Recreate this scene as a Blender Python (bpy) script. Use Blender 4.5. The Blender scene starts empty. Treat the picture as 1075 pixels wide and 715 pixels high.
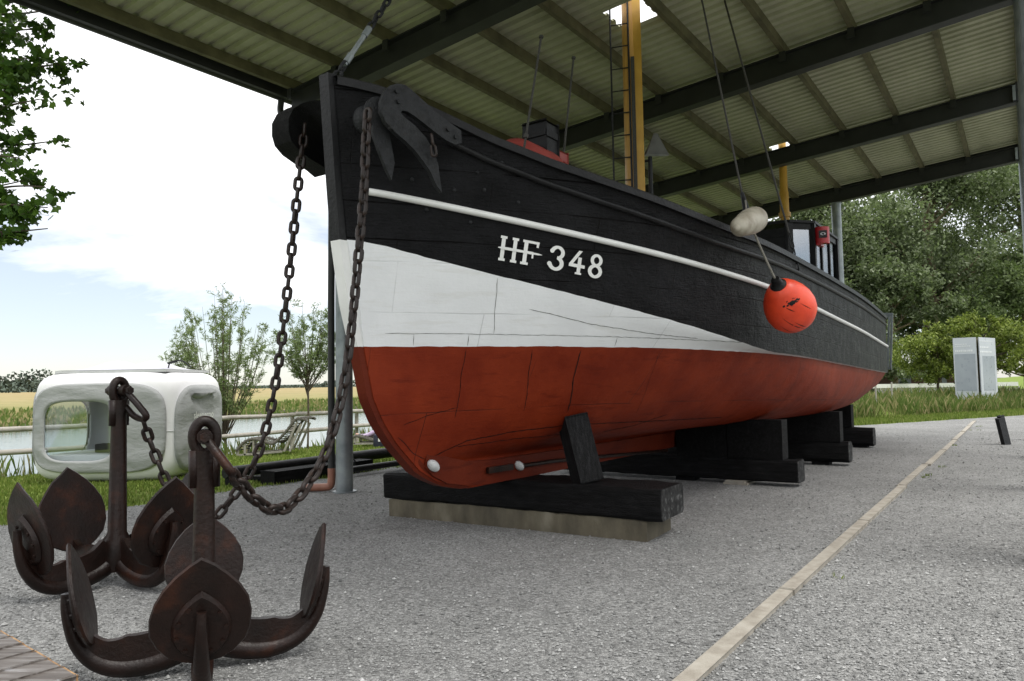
import bpy, bmesh, math, random
import numpy as np
from mathutils import Vector, Matrix
random.seed(7); RNG = np.random.default_rng(11)
SC = bpy.context.scene; COL = SC.collection
R = math.radians
# ------------------------------------------------------------------ frames
TH = .608492                      # the shelter and the boat run this far round from the view
AV = np.array([math.sin(TH), math.cos(TH), 0.]); CV = np.array([math.cos(TH), -math.sin(TH), 0.])
ROT = math.atan2(AV[1], AV[0])    # z-rotation whose local x runs along the boat
def W(a, c, z=0.): return AV*a + CV*c + np.array([0, 0, z])
def ac(p): return float(np.dot(p[:2], AV[:2])), float(np.dot(p[:2], CV[:2]))
# camera geometry (used to lay out measured points on known vertical planes)
FPX, PITCH, ROLL, EYE = 771.44, .0591475, -.016622, np.array([0, 0, 1.5])
_cp, _sp, _cr, _sr = math.cos(PITCH), math.sin(PITCH), math.cos(ROLL), math.sin(ROLL)
_F = np.array([0, _cp, _sp]); _U0 = np.array([0, -_sp, _cp]); _R0 = np.array([1., 0, 0])
_RT = _cr*_R0 + _sr*_U0; _UP = -_sr*_R0 + _cr*_U0
def ray(x, y): return _RT*(x-537.5)/FPX - _UP*(y-357.5)/FPX + _F
def gnd(x, y, z=0.): d = ray(x, y); return EYE + d*(z-1.5)/d[2]
def at(x, y, Y): d = ray(x, y); return EYE + d*Y/d[1]
def onC(x, y, c): d = ray(x, y); return EYE + d*c/np.dot(d, CV)
def onA(x, y, a): d = ray(x, y); return EYE + d*a/np.dot(d, AV)
def onV(x, y, p, q):              # the vertical plane through p and q
    n = np.array([q[1]-p[1], p[0]-q[0], 0.]); d = ray(x, y)
    return EYE + d*np.dot(np.asarray(p)-EYE, n)/np.dot(d, n)
# ------------------------------------------------------------------ materials
MATS = {}
def nodes_of(name):
    m = bpy.data.materials.new(name); m.use_nodes = True; nt = m.node_tree
    b = nt.nodes['Principled BSDF']; MATS[name] = m
    return m, nt, b
def N(nt, t, **k):
    n = nt.nodes.new(t)
    for kk, v in k.items():
        if kk in n.inputs: n.inputs[kk].default_value = v
        else: setattr(n, kk, v)
    return n
def ramp(nt, fac, stops):
    r = nt.nodes.new('ShaderNodeValToRGB'); e = r.color_ramp.elements
    while len(e) < len(stops): e.new(.5)
    for el, (p, c) in zip(e, stops): el.position = p; el.color = (*c, 1)
    nt.links.new(fac, r.inputs[0]); return r.outputs[0]
def math_n(nt, op, a, b=None, c=None):
    n = nt.nodes.new('ShaderNodeMath'); n.operation = op
    for i, v in enumerate((a, b, c)):
        if v is None: continue
        if isinstance(v, (int, float)): n.inputs[i].default_value = v
        else: nt.links.new(v, n.inputs[i])
    return n.outputs[0]
def mix(nt, f, a, b, mode='MIX'):
    n = nt.nodes.new('ShaderNodeMix'); n.data_type = 'RGBA'; n.blend_type = mode
    for i, v in ((0, f), (6, a), (7, b)):
        if isinstance(v, (int, float)): n.inputs[i].default_value = v
        elif isinstance(v, tuple): n.inputs[i].default_value = (*v, 1)
        else: nt.links.new(v, n.inputs[i])
    return n.outputs[2]
def noise(nt, vec, scale, detail=4, rough=.55, dist=0):
    n = N(nt, 'ShaderNodeTexNoise', Scale=scale, Detail=detail, Roughness=rough, Distortion=dist)
    if vec is not None: nt.links.new(vec, n.inputs['Vector'])
    return n.outputs['Fac']
def bump(nt, b, h, strength, dist=.02):
    n = N(nt, 'ShaderNodeBump', Strength=strength, Distance=dist); nt.links.new(h, n.inputs['Height'])
    nt.links.new(n.outputs[0], b.inputs['Normal']); return n
def objco(nt, scale=None):
    tc = nt.nodes.new('ShaderNodeTexCoord'); o = tc.outputs['Object']
    if scale:
        m = N(nt, 'ShaderNodeMapping'); m.inputs['Scale'].default_value = scale; nt.links.new(o, m.inputs[0]); o = m.outputs[0]
    return o
def mat(name, c1, c2, rough=.6, scale=4., bscale=None, bstr=.2, bdist=.01, metal=0., stretch=None, c3=None, spec=.5, rvar=.1, det=6):
    m, nt, b = nodes_of(name); co = objco(nt, stretch)
    f = noise(nt, co, scale, det)
    st = [(.3, c1), (.7, c2)] if c3 is None else [(.28, c1), (.55, c2), (.75, c3)]
    nt.links.new(ramp(nt, f, st), b.inputs['Base Color'])
    f2 = noise(nt, co, scale*2.7, 4)
    nt.links.new(math_n(nt, 'MULTIPLY_ADD', f2, 2*rvar, rough-rvar), b.inputs['Roughness'])
    b.inputs['Metallic'].default_value = metal; b.inputs['Specular IOR Level'].default_value = spec
    if bscale: bump(nt, b, noise(nt, co, bscale, 6, .6), bstr, bdist)
    return m
# ------------------------------------------------------------------ mesh building
class MB:
    def __init__(s): s.v = []; s.f = []; s.mi = []; s.uv = []
    def add(s, vs, fs, mi=0):
        o = len(s.v); s.v += [tuple(map(float, p)) for p in vs]
        s.f += [tuple(i+o for i in f) for f in fs]; s.mi += [mi]*len(fs)
    def box(s, p0, ax, ay, az, mi=0, bev=0.):      # corner + three edge vectors
        p0, ax, ay, az = map(lambda q: np.asarray(q, float), (p0, ax, ay, az))
        if bev > 0:
            bm = bmesh.new(); bmesh.ops.create_cube(bm, size=1)
            M = Matrix(((ax[0], ay[0], az[0], 0), (ax[1], ay[1], az[1], 0), (ax[2], ay[2], az[2], 0), (0, 0, 0, 1)))
            bm.transform(M); cen = p0+(ax+ay+az)/2
            bmesh.ops.bevel(bm, geom=bm.edges[:], offset=bev, segments=2, affect='EDGES', profile=.6)
            bm.verts.index_update(); s.add([np.array(v.co)+cen for v in bm.verts], [[v.index for v in f.verts] for f in bm.faces], mi); bm.free(); return
        vs = [p0, p0+ax, p0+ax+ay, p0+ay, p0+az, p0+ax+az, p0+ax+ay+az, p0+ay+az]
        s.add(vs, [(0,3,2,1),(4,5,6,7),(0,1,5,4),(1,2,6,5),(2,3,7,6),(3,0,4,7)], mi)
    def boxac(s, a0, a1, c0, c1, z0, z1, mi=0, bev=0.):
        s.box(W(a0, c0, z0), AV*(a1-a0), CV*(c1-c0), (0, 0, z1-z0), mi, bev)
    def tube(s, pts, r, n=8, mi=0, caps=True, closed=False, flat=1., up=(0, 0, 1)):
        pts = [np.asarray(p, float) for p in pts]; L = len(pts)
        rs = r if hasattr(r, '__len__') else [r]*L
        vs = []; prev = None
        for i, p in enumerate(pts):
            if closed: t = pts[(i+1) % L]-pts[i-1]
            else: t = pts[min(i+1, L-1)]-pts[max(i-1, 0)]
            t = t/(np.linalg.norm(t)+1e-12)
            if prev is None:
                u = np.asarray(up, float); u = u-t*np.dot(u, t)
                if np.linalg.norm(u) < .05: u = np.array([1., 0, 0])-t*t[0]
            else: u = prev-t*np.dot(prev, t)
            u /= np.linalg.norm(u); prev = u; w = np.cross(t, u)
            for k in range(n):
                an = 2*math.pi*(k+.5)/n; vs.append(p+rs[i]*(math.cos(an)*w*flat+math.sin(an)*u))
        fs = []
        for i in range(L if closed else L-1):
            j = (i+1) % L
            for k in range(n):
                k2 = (k+1) % n; fs.append((i*n+k, i*n+k2, j*n+k2, j*n+k))
        if caps and not closed: fs += [tuple(range(n-1, -1, -1)), tuple(range((L-1)*n, L*n))]
        s.add(vs, fs, mi)
    def bar(s, p, q, w, h, up=(0, 0, 1), mi=0, bev=0.):    # rectangular bar along p-q
        p, q = np.asarray(p, float), np.asarray(q, float); t = q-p; L = np.linalg.norm(t); t = t/L
        u = np.asarray(up, float); u = u-t*np.dot(u, t); u /= np.linalg.norm(u); v = np.cross(u, t)
        s.box(p-u*h/2-v*w/2, t*L, v*w, u*h, mi, bev)
    def prism(s, poly, ext, mi=0):                          # planar outline swept by ext
        n = len(poly); poly = [np.asarray(p, float) for p in poly]; e = np.asarray(ext, float)
        s.add(poly+[p+e for p in poly], [tuple(range(n-1, -1, -1)), tuple(range(n, 2*n))]+[(i, (i+1) % n, n+(i+1) % n, n+i) for i in range(n)], mi)
    def lathe(s, prof, n=24, M=None, mi=0):                 # (r, z) profile round z, then matrix
        vs = []; fs = []
        for r, z in prof:
            for k in range(n): vs.append((r*math.cos(2*math.pi*k/n), r*math.sin(2*math.pi*k/n), z))
        for i in range(len(prof)-1):
            for k in range(n): fs.append((i*n+k, i*n+(k+1) % n, (i+1)*n+(k+1) % n, (i+1)*n+k))
        fs += [tuple(range(n-1, -1, -1)), tuple(range((len(prof)-1)*n, len(prof)*n))]
        if M is not None: vs = [tuple(M @ Vector(v)) for v in vs]
        s.add(vs, fs, mi)
    def grid(s, P, mi=0, close_u=False):                    # P[i][j] points
        ni, nj = len(P), len(P[0]); fs = []
        for i in range(ni-1):
            for j in range(nj if close_u else nj-1): fs.append((i*nj+j, i*nj+(j+1) % nj, (i+1)*nj+(j+1) % nj, (i+1)*nj+j))
        s.add([p for row in P for p in row], fs, mi)
def thing(name, label, cat, loc, rz=0., group=None):
    o = bpy.data.objects.new(name, None); COL.objects.link(o); o.location = tuple(map(float, loc)); o.rotation_euler = (0, 0, rz)
    o.empty_display_size = .2; o['label'] = label; o['category'] = cat
    if group: o['group'] = group
    return o
def world_of(o):
    m = Matrix.Translation(o.location) @ o.rotation_euler.to_matrix().to_4x4()
    return world_of(o.parent) @ m if o.parent else m
def obj(name, mb, mats, parent=None, smooth=False, label=None, origin=None, rz=0.):
    """link an MB (world coordinates) as ONE mesh object"""
    mats = mats if isinstance(mats, (list, tuple)) else [mats]
    M = Matrix.Identity(4)
    if parent: M = world_of(parent)
    elif origin is not None: M = Matrix.Translation(tuple(map(float, origin))) @ Matrix.Rotation(rz, 4, 'Z')
    inv = np.array(M.inverted()); V = np.array(mb.v); V = V @ inv[:3, :3].T + inv[:3, 3]
    me = bpy.data.meshes.new(name); me.from_pydata(V.tolist(), [], mb.f)
    for m in mats: me.materials.append(MATS[m])
    if len(mats) > 1: me.polygons.foreach_set('material_index', mb.mi)
    if smooth: me.polygons.foreach_set('use_smooth', [True]*len(me.polygons))
    bm = bmesh.new(); bm.from_mesh(me); bmesh.ops.recalc_face_normals(bm, faces=bm.faces[:]); bm.to_mesh(me); bm.free()
    o = bpy.data.objects.new(name, me); COL.objects.link(o)
    if parent: o.parent = parent
    elif origin is not None: o.location = tuple(map(float, origin)); o.rotation_euler = (0, 0, rz)
    if label: o['label'] = label
    if smooth == 'auto':
        me.set_sharp_from_angle(angle=R(40))
    return o
def tag(o, label, cat, group=None):
    o['label'] = label; o['category'] = cat
    if group: o['group'] = group
    return o
def fast(name, V, quads, m, parent=None, kind=None, smooth=False):
    """big mesh out of numpy arrays (V world coordinates, faces all of one size)"""
    V = np.asarray(V, np.float32); F = np.asarray(quads, np.int32); k = F.shape[1]
    if parent:
        inv = np.array(world_of(parent).inverted()); V = (V @ inv[:3, :3].T + inv[:3, 3]).astype(np.float32)
    me = bpy.data.meshes.new(name); me.vertices.add(len(V)); me.vertices.foreach_set('co', V.ravel())
    me.loops.add(F.size); me.loops.foreach_set('vertex_index', F.ravel())
    me.polygons.add(len(F)); me.polygons.foreach_set('loop_start', np.arange(0, F.size, k, dtype=np.int32))
    me.polygons.foreach_set('use_smooth', np.full(len(F), smooth)); me.update(calc_edges=True)
    me.materials.append(MATS[m]); o = bpy.data.objects.new(name, me); COL.objects.link(o)
    if parent: o.parent = parent
    if kind: o['kind'] = kind
    return o
def copy_tree(o, parent=None):
    c = o.copy(); COL.objects.link(c)
    if parent: c.parent = parent
    for ch in list(o.children): copy_tree(ch, c)
    return c
# ------------------------------------------------------------------ the materials of the place
def hull_mat(name, base, base2, seam_v, seam_u, rough, bstr, bscale, seamdark, chip=None, rvar=.12, spec=.5, bd=.02):
    m, nt, b = nodes_of(name); b.inputs['Specular IOR Level'].default_value = spec
    uv = nt.nodes.new('ShaderNodeUVMap').outputs[0]; sep = nt.nodes.new('ShaderNodeSeparateXYZ'); nt.links.new(uv, sep.inputs[0])
    wob = noise(nt, uv, 1.3, 2); u, v = sep.outputs[0], sep.outputs[1]
    vv = math_n(nt, 'MULTIPLY_ADD', wob, .03, v)
    def line(x, period, width):
        t = math_n(nt, 'DIVIDE', x, period); fr = math_n(nt, 'FRACT', t)
        d = math_n(nt, 'ABSOLUTE', math_n(nt, 'SUBTRACT', fr, .5)); d = math_n(nt, 'MULTIPLY', math_n(nt, 'SUBTRACT', .5, d), period)
        return math_n(nt, 'SUBTRACT', 1, math_n(nt, 'SMOOTHSTEP' if False else 'MINIMUM', math_n(nt, 'DIVIDE', d, width), 1)), math_n(nt, 'FLOOR', t)
    lv, row = line(vv, seam_v, .007)
    sh = math_n(nt, 'MULTIPLY', math_n(nt, 'FRACT', math_n(nt, 'MULTIPLY', row, .377)), seam_u)
    lu, _ = line(math_n(nt, 'ADD', u, sh), seam_u, .006)
    seam = math_n(nt, 'MAXIMUM', lv, lu)
    brk = noise(nt, uv, 1.1, 3); brk = math_n(nt, 'MULTIPLY', math_n(nt, 'SUBTRACT', brk, .42), 7); brk = math_n(nt, 'MINIMUM', math_n(nt, 'MAXIMUM', brk, .04), 1)
    seam = math_n(nt, 'MULTIPLY', seam, brk)
    co = objco(nt); f = noise(nt, co, 2.2, 6, .6)
    col = ramp(nt, f, [(.35, base), (.68, base2)])
    if chip:
        st = noise(nt, objco(nt, (.6, .6, 4)), 3, 6, .65); st = math_n(nt, 'MINIMUM', math_n(nt, 'MAXIMUM', math_n(nt, 'MULTIPLY', math_n(nt, 'SUBTRACT', st, .56), 6), 0), .55)
        col = mix(nt, st, col, chip)
    col = mix(nt, math_n(nt, 'MULTIPLY', seam, seamdark), col, (.008, .006, .005))
    nt.links.new(col, b.inputs['Base Color'])
    nt.links.new(math_n(nt, 'MULTIPLY_ADD', noise(nt, co, 5, 4), 2*rvar, rough-rvar), b.inputs['Roughness'])
    fine = noise(nt, co, bscale, 8, .62); big = noise(nt, co, 4, 3)
    grain = noise(nt, objco(nt, (1.2, 1.2, 11)), 6, 6, .65)
    h = math_n(nt, 'ADD', math_n(nt, 'ADD', math_n(nt, 'MULTIPLY', fine, .6), math_n(nt, 'MULTIPLY', grain, .45)), math_n(nt, 'MULTIPLY', big, .9))
    h = math_n(nt, 'SUBTRACT', h, math_n(nt, 'MULTIPLY', seam, .5)); bump(nt, b, h, bstr, bd)
hull_mat('hull_black', (.0045, .0045, .005), (.012, .012, .0135), .30, 2.6, .42, 1., 18, .8, spec=.11, rvar=.20, bd=.034)
hull_mat('hull_white', (.735, .745, .755), (.81, .82, .83), .42, 1.9, .42, .22, 30, .35, chip=(.69, .69, .675))
hull_mat('hull_red', (.160, .0175, .005), (.235, .031, .0088), .68, 1.45, .55, .3, 22, .8, chip=(.115, .012, .004), spec=.14)
mat('white_paint', (.74, .74, .72), (.82, .82, .80), .4, 6, 40, .2, .004)
mat('black_paint', (.006, .006, .0065), (.014, .014, .015), .42, 8, 30, .6, .012, spec=.2)
mat('black_iron', (.006, .0063, .007), (.020, .021, .023), .48, 14, 45, .9, .01, c3=(.013, .012, .0115), spec=.22)
mat('rust_iron', (.0058, .0034, .0026), (.0135, .0060, .0042), .40, 5, 45, .6, .006, c3=(.042, .0135, .006), rvar=.2, spec=.26)
mat('rust_chain', (.008, .005, .004), (.018, .0105, .008), .45, 12, 70, .5, .004, c3=(.04, .02, .0125), spec=.35)
mat('black_timber', (.003, .003, .003), (.009, .009, .0095), .6, 5, 26, 1., .03, stretch=(.8, 6, 6), c3=(.018, .018, .019), spec=.12)
mat('prop_timber', (.006, .006, .006), (.02, .02, .021), .6, 5, 26, 1., .03, stretch=(9, 9, .8), c3=(.045, .045, .047), spec=.15)
mat('end_grain', (.008, .008, .008), (.03, .03, .03), .8, 18, 40, .8, .01, c3=(.15, .15, .148), spec=.15)
mat('concrete', (.040, .034, .024), (.115, .10, .068), .9, 3.2, 60, .6, .01, c3=(.20, .18, .135), stretch=(1, 1, .45))
mat('kerb_stone', (.22, .195, .16), (.32, .295, .25), .9, 9, 70, .6, .006, c3=(.37, .345, .30))
mat('roof_steel', (.36, .365, .24), (.48, .485, .34), .62, .8, None, c3=(.42, .425, .285), spec=.2, stretch=(.6, 2.2, 1))
mat('roof_timber', (.075, .07, .034), (.15, .138, .07), .8, 4, 30, .4, .006)
mat('beam_steel', (.013, .014, .0135), (.023, .024, .023), .55, 3, 40, .1, .003)
mat('galvanised', (.20, .225, .235), (.33, .36, .37), .42, 5, 40, .08, .002, metal=.55)
mat('copper_pipe', (.22, .09, .055), (.33, .15, .10), .5, 8, 30, .1, .003)
mat('mast_wood', (.42, .21, .045), (.58, .32, .085), .42, 5, 40, .15, .003, stretch=(6, 6, .5), c3=(.50, .27, .065))
mat('mast_yellow', (.46, .25, .03), (.56, .32, .05), .42, 5, 40, .1, .003)
mat('dark_rope', (.025, .024, .022), (.07, .066, .058), .8, 60, 150, .4, .002)
mat('pale_rope', (.16, .15, .13), (.30, .28, .24), .85, 60, 150, .4, .002)
mat('winch_red', (.24, .035, .03), (.32, .055, .045), .55, 6, 30, .1, .003)
mat('lantern_red', (.40, .008, .014), (.48, .014, .02), .32, 6)
mat('buoy_orange', (.70, .05, .018), (.88, .075, .024), .40, 5, 30, .12, .004, c3=(.84, .10, .045), rvar=.18)
mat('fender_white', (.22, .185, .135), (.42, .385, .31), .55, 7, 30, .15, .004, c3=(.48, .45, .38))
mat('lamp_grey', (.085, .085, .08), (.14, .14, .13), .5, 6)
mat('zinc', (.42, .43, .43), (.60, .61, .60), .6, 18, 60, .3, .004)
mat('tent_shell', (.70, .70, .71), (.74, .74, .75), .75, 1.2, 6, .10, .015, spec=.2)
mat('tent_fabric', (.315, .325, .325), (.345, .355, .355), .85, 1.5, 4, .4, .05, spec=.15, stretch=(1, 1, 2.2))
mat('tent_roof', (.44, .44, .50), (.52, .52, .58), .6, 3, 8, .1, .01)
mat('dark_goods', (.02, .02, .022), (.05, .05, .055), .7, 6)
mat('bedding', (.72, .72, .74), (.80, .80, .82), .8, 3, 8, .4, .02)
mat('fence_wood', (.20, .185, .16), (.33, .31, .275), .85, 5, 40, .5, .006, c3=(.24, .215, .18))
mat('slat_wood', (.06, .055, .048), (.13, .12, .10), .8, 8, 40, .4, .004)
mat('bark', (.055, .042, .028), (.12, .095, .066), .9, 10, 30, .8, .02)
mat('bark_pale', (.11, .085, .05), (.20, .16, .10), .9, 5, 12, .6, .05)
mat('panel_grey', (.44, .47, .51), (.50, .53, .57), .3, 1.5)
mat('panel_dark', (.27, .30, .34), (.32, .35, .39), .3, 2)
mat('panel_text', (.62, .64, .66), (.66, .68, .70), .5, 2)
mat('brick_dull', (.15, .085, .065), (.22, .13, .10), .85, 8, 30, .2, .01)
mat('grey_trim', (.45, .46, .46), (.55, .56, .56), .5, 3)
mat('skin', (.48, .29, .21), (.55, .34, .25), .55, 6)
mat('lilac_cloth', (.46, .36, .52), (.54, .44, .60), .8, 8, 20, .3, .01)
mat('navy_cloth', (.012, .014, .03), (.025, .03, .055), .8, 8, 20, .3, .01)
mat('hair', (.03, .02, .012), (.06, .04, .025), .7, 20)
def weathered():
    m, nt, b = nodes_of('plank_wood'); co = objco(nt, (1.2, 14, 14)); f = noise(nt, co, 2.2, 8, .65); g = noise(nt, objco(nt, (2, 26, 26)), 3, 5)
    col = ramp(nt, f, [(.28, (.03, .024, .020)), (.47, (.085, .072, .063)), (.58, (.15, .138, .13)), (.72, (.33, .33, .345))])
    nt.links.new(col, b.inputs['Base Color']); b.inputs['Roughness'].default_value = .5; bump(nt, b, g, .5, .006)
    m, nt, b = nodes_of('plank_end'); f = noise(nt, objco(nt), 24, 6)
    nt.links.new(ramp(nt, f, [(.3, (.10, .05, .02)), (.7, (.42, .25, .11))]), b.inputs['Base Color']); b.inputs['Roughness'].default_value = .7
weathered()
def gravel(name, lo, hi):
    m, nt, b = nodes_of(name); geo = nt.nodes.new('ShaderNodeNewGeometry'); co = geo.outputs['Position']
    w = noise(nt, co, 30, 2); wv = nt.nodes.new('ShaderNodeVectorMath'); wv.operation = 'ADD'; nt.links.new(co, wv.inputs[0])
    cmb = nt.nodes.new('ShaderNodeCombineXYZ'); nt.links.new(math_n(nt, 'MULTIPLY', w, .012), cmb.inputs[0]); nt.links.new(math_n(nt, 'MULTIPLY', w, -.009), cmb.inputs[1]); nt.links.new(cmb.outputs[0], wv.inputs[1])
    v1 = N(nt, 'ShaderNodeTexVoronoi', Scale=62.); v2 = N(nt, 'ShaderNodeTexVoronoi', Scale=150.)
    for v in (v1, v2): nt.links.new(wv.outputs[0], v.inputs['Vector'])
    s1 = nt.nodes.new('ShaderNodeSeparateColor'); nt.links.new(v1.outputs['Color'], s1.inputs[0])
    s2 = nt.nodes.new('ShaderNodeSeparateColor'); nt.links.new(v2.outputs['Color'], s2.inputs[0])
    val = math_n(nt, 'ADD', math_n(nt, 'MULTIPLY', s1.outputs[0], .6), math_n(nt, 'MULTIPLY', s2.outputs[0], .4))
    big = noise(nt, co, .55, 5, .6); mid = noise(nt, co, 5, 4, .6)
    val = math_n(nt, 'ADD', math_n(nt, 'MULTIPLY', val, .52), math_n(nt, 'ADD', math_n(nt, 'MULTIPLY', big, .30), math_n(nt, 'MULTIPLY', mid, .18)))
    col = ramp(nt, val, [(.22, tuple(x*.45 for x in lo)), (.5, lo), (.68, hi), (.95, tuple(min(.6, x*1.5) for x in hi))])
    nt.links.new(col, b.inputs['Base Color']); b.inputs['Roughness'].default_value = .9
    b.inputs['Specular IOR Level'].default_value = .25
    h = math_n(nt, 'ADD', math_n(nt, 'MULTIPLY', v1.outputs['Distance'], -1.), math_n(nt, 'MULTIPLY', v2.outputs['Distance'], -.5))
    h = math_n(nt, 'ADD', h, math_n(nt, 'MULTIPLY', mid, 1.2)); bump(nt, b, h, .9, .014)
gravel('gravel', (.215, .216, .211), (.365, .366, .358))
def island(name, stops, rough=.6, spec=.3, trans=0.):
    """one colour per loose piece (stone, leaf, blade)"""
    m, nt, b = nodes_of(name); g = nt.nodes.new('ShaderNodeNewGeometry')
    col = ramp(nt, g.outputs['Random Per Island'], stops); nt.links.new(col, b.inputs['Base Color'])
    b.inputs['Roughness'].default_value = rough; b.inputs['Specular IOR Level'].default_value = spec
    if trans:
        t = nt.nodes.new('ShaderNodeBsdfTranslucent'); nt.links.new(mix(nt, .5, col, (.10, .16, .02)), t.inputs[0])
        s = nt.nodes.new('ShaderNodeMixShader'); s.inputs[0].default_value = trans
        nt.links.new(b.outputs[0], s.inputs[1]); nt.links.new(t.outputs[0], s.inputs[2]); nt.links.new(s.outputs[0], nt.nodes['Material Output'].inputs[0])
island('stones', [(0, (.12, .121, .118)), (.4, (.21, .211, .206)), (.88, (.32, .321, .314)), (1, (.44, .44, .43))], .85)
island('leaf_maple', [(0, (.025, .065, .010)), (.5, (.060, .135, .018)), (1, (.12, .22, .03))], .5, .3, .35)
island('leaf_willow', [(0, (.11, .155, .055)), (.5, (.20, .27, .105)), (1, (.32, .38, .19))], .55, .3, .5)
island('leaf_silver', [(0, (.065, .09, .042)), (.5, (.155, .195, .098)), (.85, (.26, .31, .18)), (1, (.38, .42, .30))], .6, .25, .5)
island('leaf_dark', [(0, (.05, .078, .031)), (.5, (.125, .168, .07)), (1, (.23, .285, .14))], .6, .25, .5)
island('leaf_bush', [(0, (.075, .11, .016)), (.5, (.165, .215, .035)), (1, (.28, .33, .07))], .5, .3, .3)
island('leaf_far', [(0, (.045, .062, .048)), (1, (.085, .105, .080))], .8, .1)
island('blade', [(0, (.09, .14, .022)), (.5, (.155, .215, .04)), (.88, (.22, .27, .06)), (1, (.33, .30, .13))], .6, .25, .3)
island('weed', [(0, (.07, .115, .024)), (.5, (.13, .185, .045)), (.78, (.22, .21, .085)), (1, (.40, .33, .18))], .7, .2, .3)
def ground_mat():
    m, nt, b = nodes_of('ground_cover'); geo = nt.nodes.new('ShaderNodeNewGeometry'); co = geo.outputs['Position']
    d = nt.nodes.new('ShaderNodeVectorMath'); d.operation = 'DOT_PRODUCT'; nt.links.new(co, d.inputs[0]); d.inputs[1].default_value = tuple(CV)
    mp = N(nt, 'ShaderNodeMapping'); mp.inputs['Rotation'].default_value = (0, 0, -ROT); mp.inputs['Scale'].default_value = (.25, 1, 1); nt.links.new(co, mp.inputs[0])
    wob = noise(nt, mp.outputs[0], .12, 6, .65)
    c = math_n(nt, 'ADD', d.outputs['Value'], math_n(nt, 'MULTIPLY', math_n(nt, 'SUBTRACT', wob, .5), 26))
    far = ramp(nt, math_n(nt, 'DIVIDE', math_n(nt, 'ADD', c, 160), 120),    # c -160 .. -40
               [(0, (.30, .24, .125)), (.30, (.27, .23, .115)), (.52, (.22, .22, .095)), (.62, (.16, .185, .055)), (.72, (.10, .15, .035)), (.80, (.085, .125, .035))])
    f2 = noise(nt, mp.outputs[0], .5, 8, .7); far = mix(nt, .5, far, ramp(nt, f2, [(.3, (.12, .12, .04)), (.7, (.40, .30, .16))]))
    n1 = noise(nt, co, 1.3, 6, .6); n2 = noise(nt, co, 40, 3)
    near = ramp(nt, math_n(nt, 'ADD', math_n(nt, 'MULTIPLY', n1, .7), math_n(nt, 'MULTIPLY', n2, .3)), [(.3, (.10, .145, .026)), (.55, (.155, .21, .042)), (.75, (.22, .25, .075))])
    sel = math_n(nt, 'LESS_THAN', d.outputs['Value'], -40)
    col = mix(nt, sel, near, far)
    # mud on the wet slopes of both banks
    sp = nt.nodes.new('ShaderNodeSeparateXYZ'); nt.links.new(co, sp.inputs[0])
    mud = math_n(nt, 'LESS_THAN', math_n(nt, 'ADD', sp.outputs[2], math_n(nt, 'MULTIPLY', noise(nt, co, .8, 4), .3)), -.72)
    col = mix(nt, mud, col, (.075, .066, .052))
    nt.links.new(col, b.inputs['Base Color']); b.inputs['Roughness'].default_value = .9; b.inputs['Specular IOR Level'].default_value = .1
    bump(nt, b, n2, .6, .03)
ground_mat()
def water_mat():
    m, nt, b = nodes_of('river_water'); geo = nt.nodes.new('ShaderNodeNewGeometry')
    b.inputs['Base Color'].default_value = (.16, .17, .165, 1); b.inputs['Roughness'].default_value = .08; b.inputs['IOR'].default_value = 1.33
    b.inputs['Specular IOR Level'].default_value = .8
    mp = N(nt, 'ShaderNodeMapping'); mp.inputs['Rotation'].default_value = (0, 0, -ROT); mp.inputs['Scale'].default_value = (.6, 1.6, 1); nt.links.new(geo.outputs['Position'], mp.inputs[0])
    bump(nt, b, noise(nt, mp.outputs[0], 1.4, 5, .6), .25, .05)
water_mat()
def glass_mat(name, alpha, tint=(.8, .85, .86)):
    m, nt, b = nodes_of(name); b.inputs['Base Color'].default_value = (*tint, 1); b.inputs['Roughness'].default_value = .04
    t = nt.nodes.new('ShaderNodeBsdfTransparent'); t.inputs[0].default_value = (*tint, 1); g = nt.nodes.new('ShaderNodeBsdfGlossy'); g.inputs['Roughness'].default_value = .05
    s = nt.nodes.new('ShaderNodeMixShader'); s.inputs[0].default_value = alpha
    nt.links.new(t.outputs[0], s.inputs[1]); nt.links.new(g.outputs[0], s.inputs[2]); nt.links.new(s.outputs[0], nt.nodes['Material Output'].inputs[0])
glass_mat('clear_film', .18); glass_mat('window_glass', .35, (.75, .78, .80))
# ------------------------------------------------------------------ hull form

AX = -4.55            # c of the boat's centre line
PROW_Z = [.45,.52,.60,.71,.99,1.18,1.39,1.83,2.17,2.68,3.18,4.02]
PROW_A = [6.1,5.45,5.22,4.98,4.67,4.51,4.39,4.28,4.18,4.09,4.04,3.97]
def stem_a(z): return float(np.interp(z, PROW_Z, PROW_A))
def stern_f(a, s):
    f = 1.0
    if a > 13.5: f *= 1 - s*((a-13.5)/6)**2
    if a > 18.9:
        q = min(1, (a-18.9)/1.2); f *= max(0, 1-q**2.6)**(1/2.6)
    return f
def plan(a, a0, L, e, bm, s=.12, b0=.075):
    t = min(1, max(0, (a-a0)/L)); return (b0+(bm-b0)*(1-(1-t)**e))*stern_f(a, s)
KW = {'cap': (3.97,5.5,2.3,2.15), 'white': (4.05,6,2.2,2.15), 'bw': (4.1,6.3,2.1,2.15), 'wl': (4.28,6.8,2.0,2.1)}
def b_of(name, a): return plan(a, *KW[name])
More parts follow.
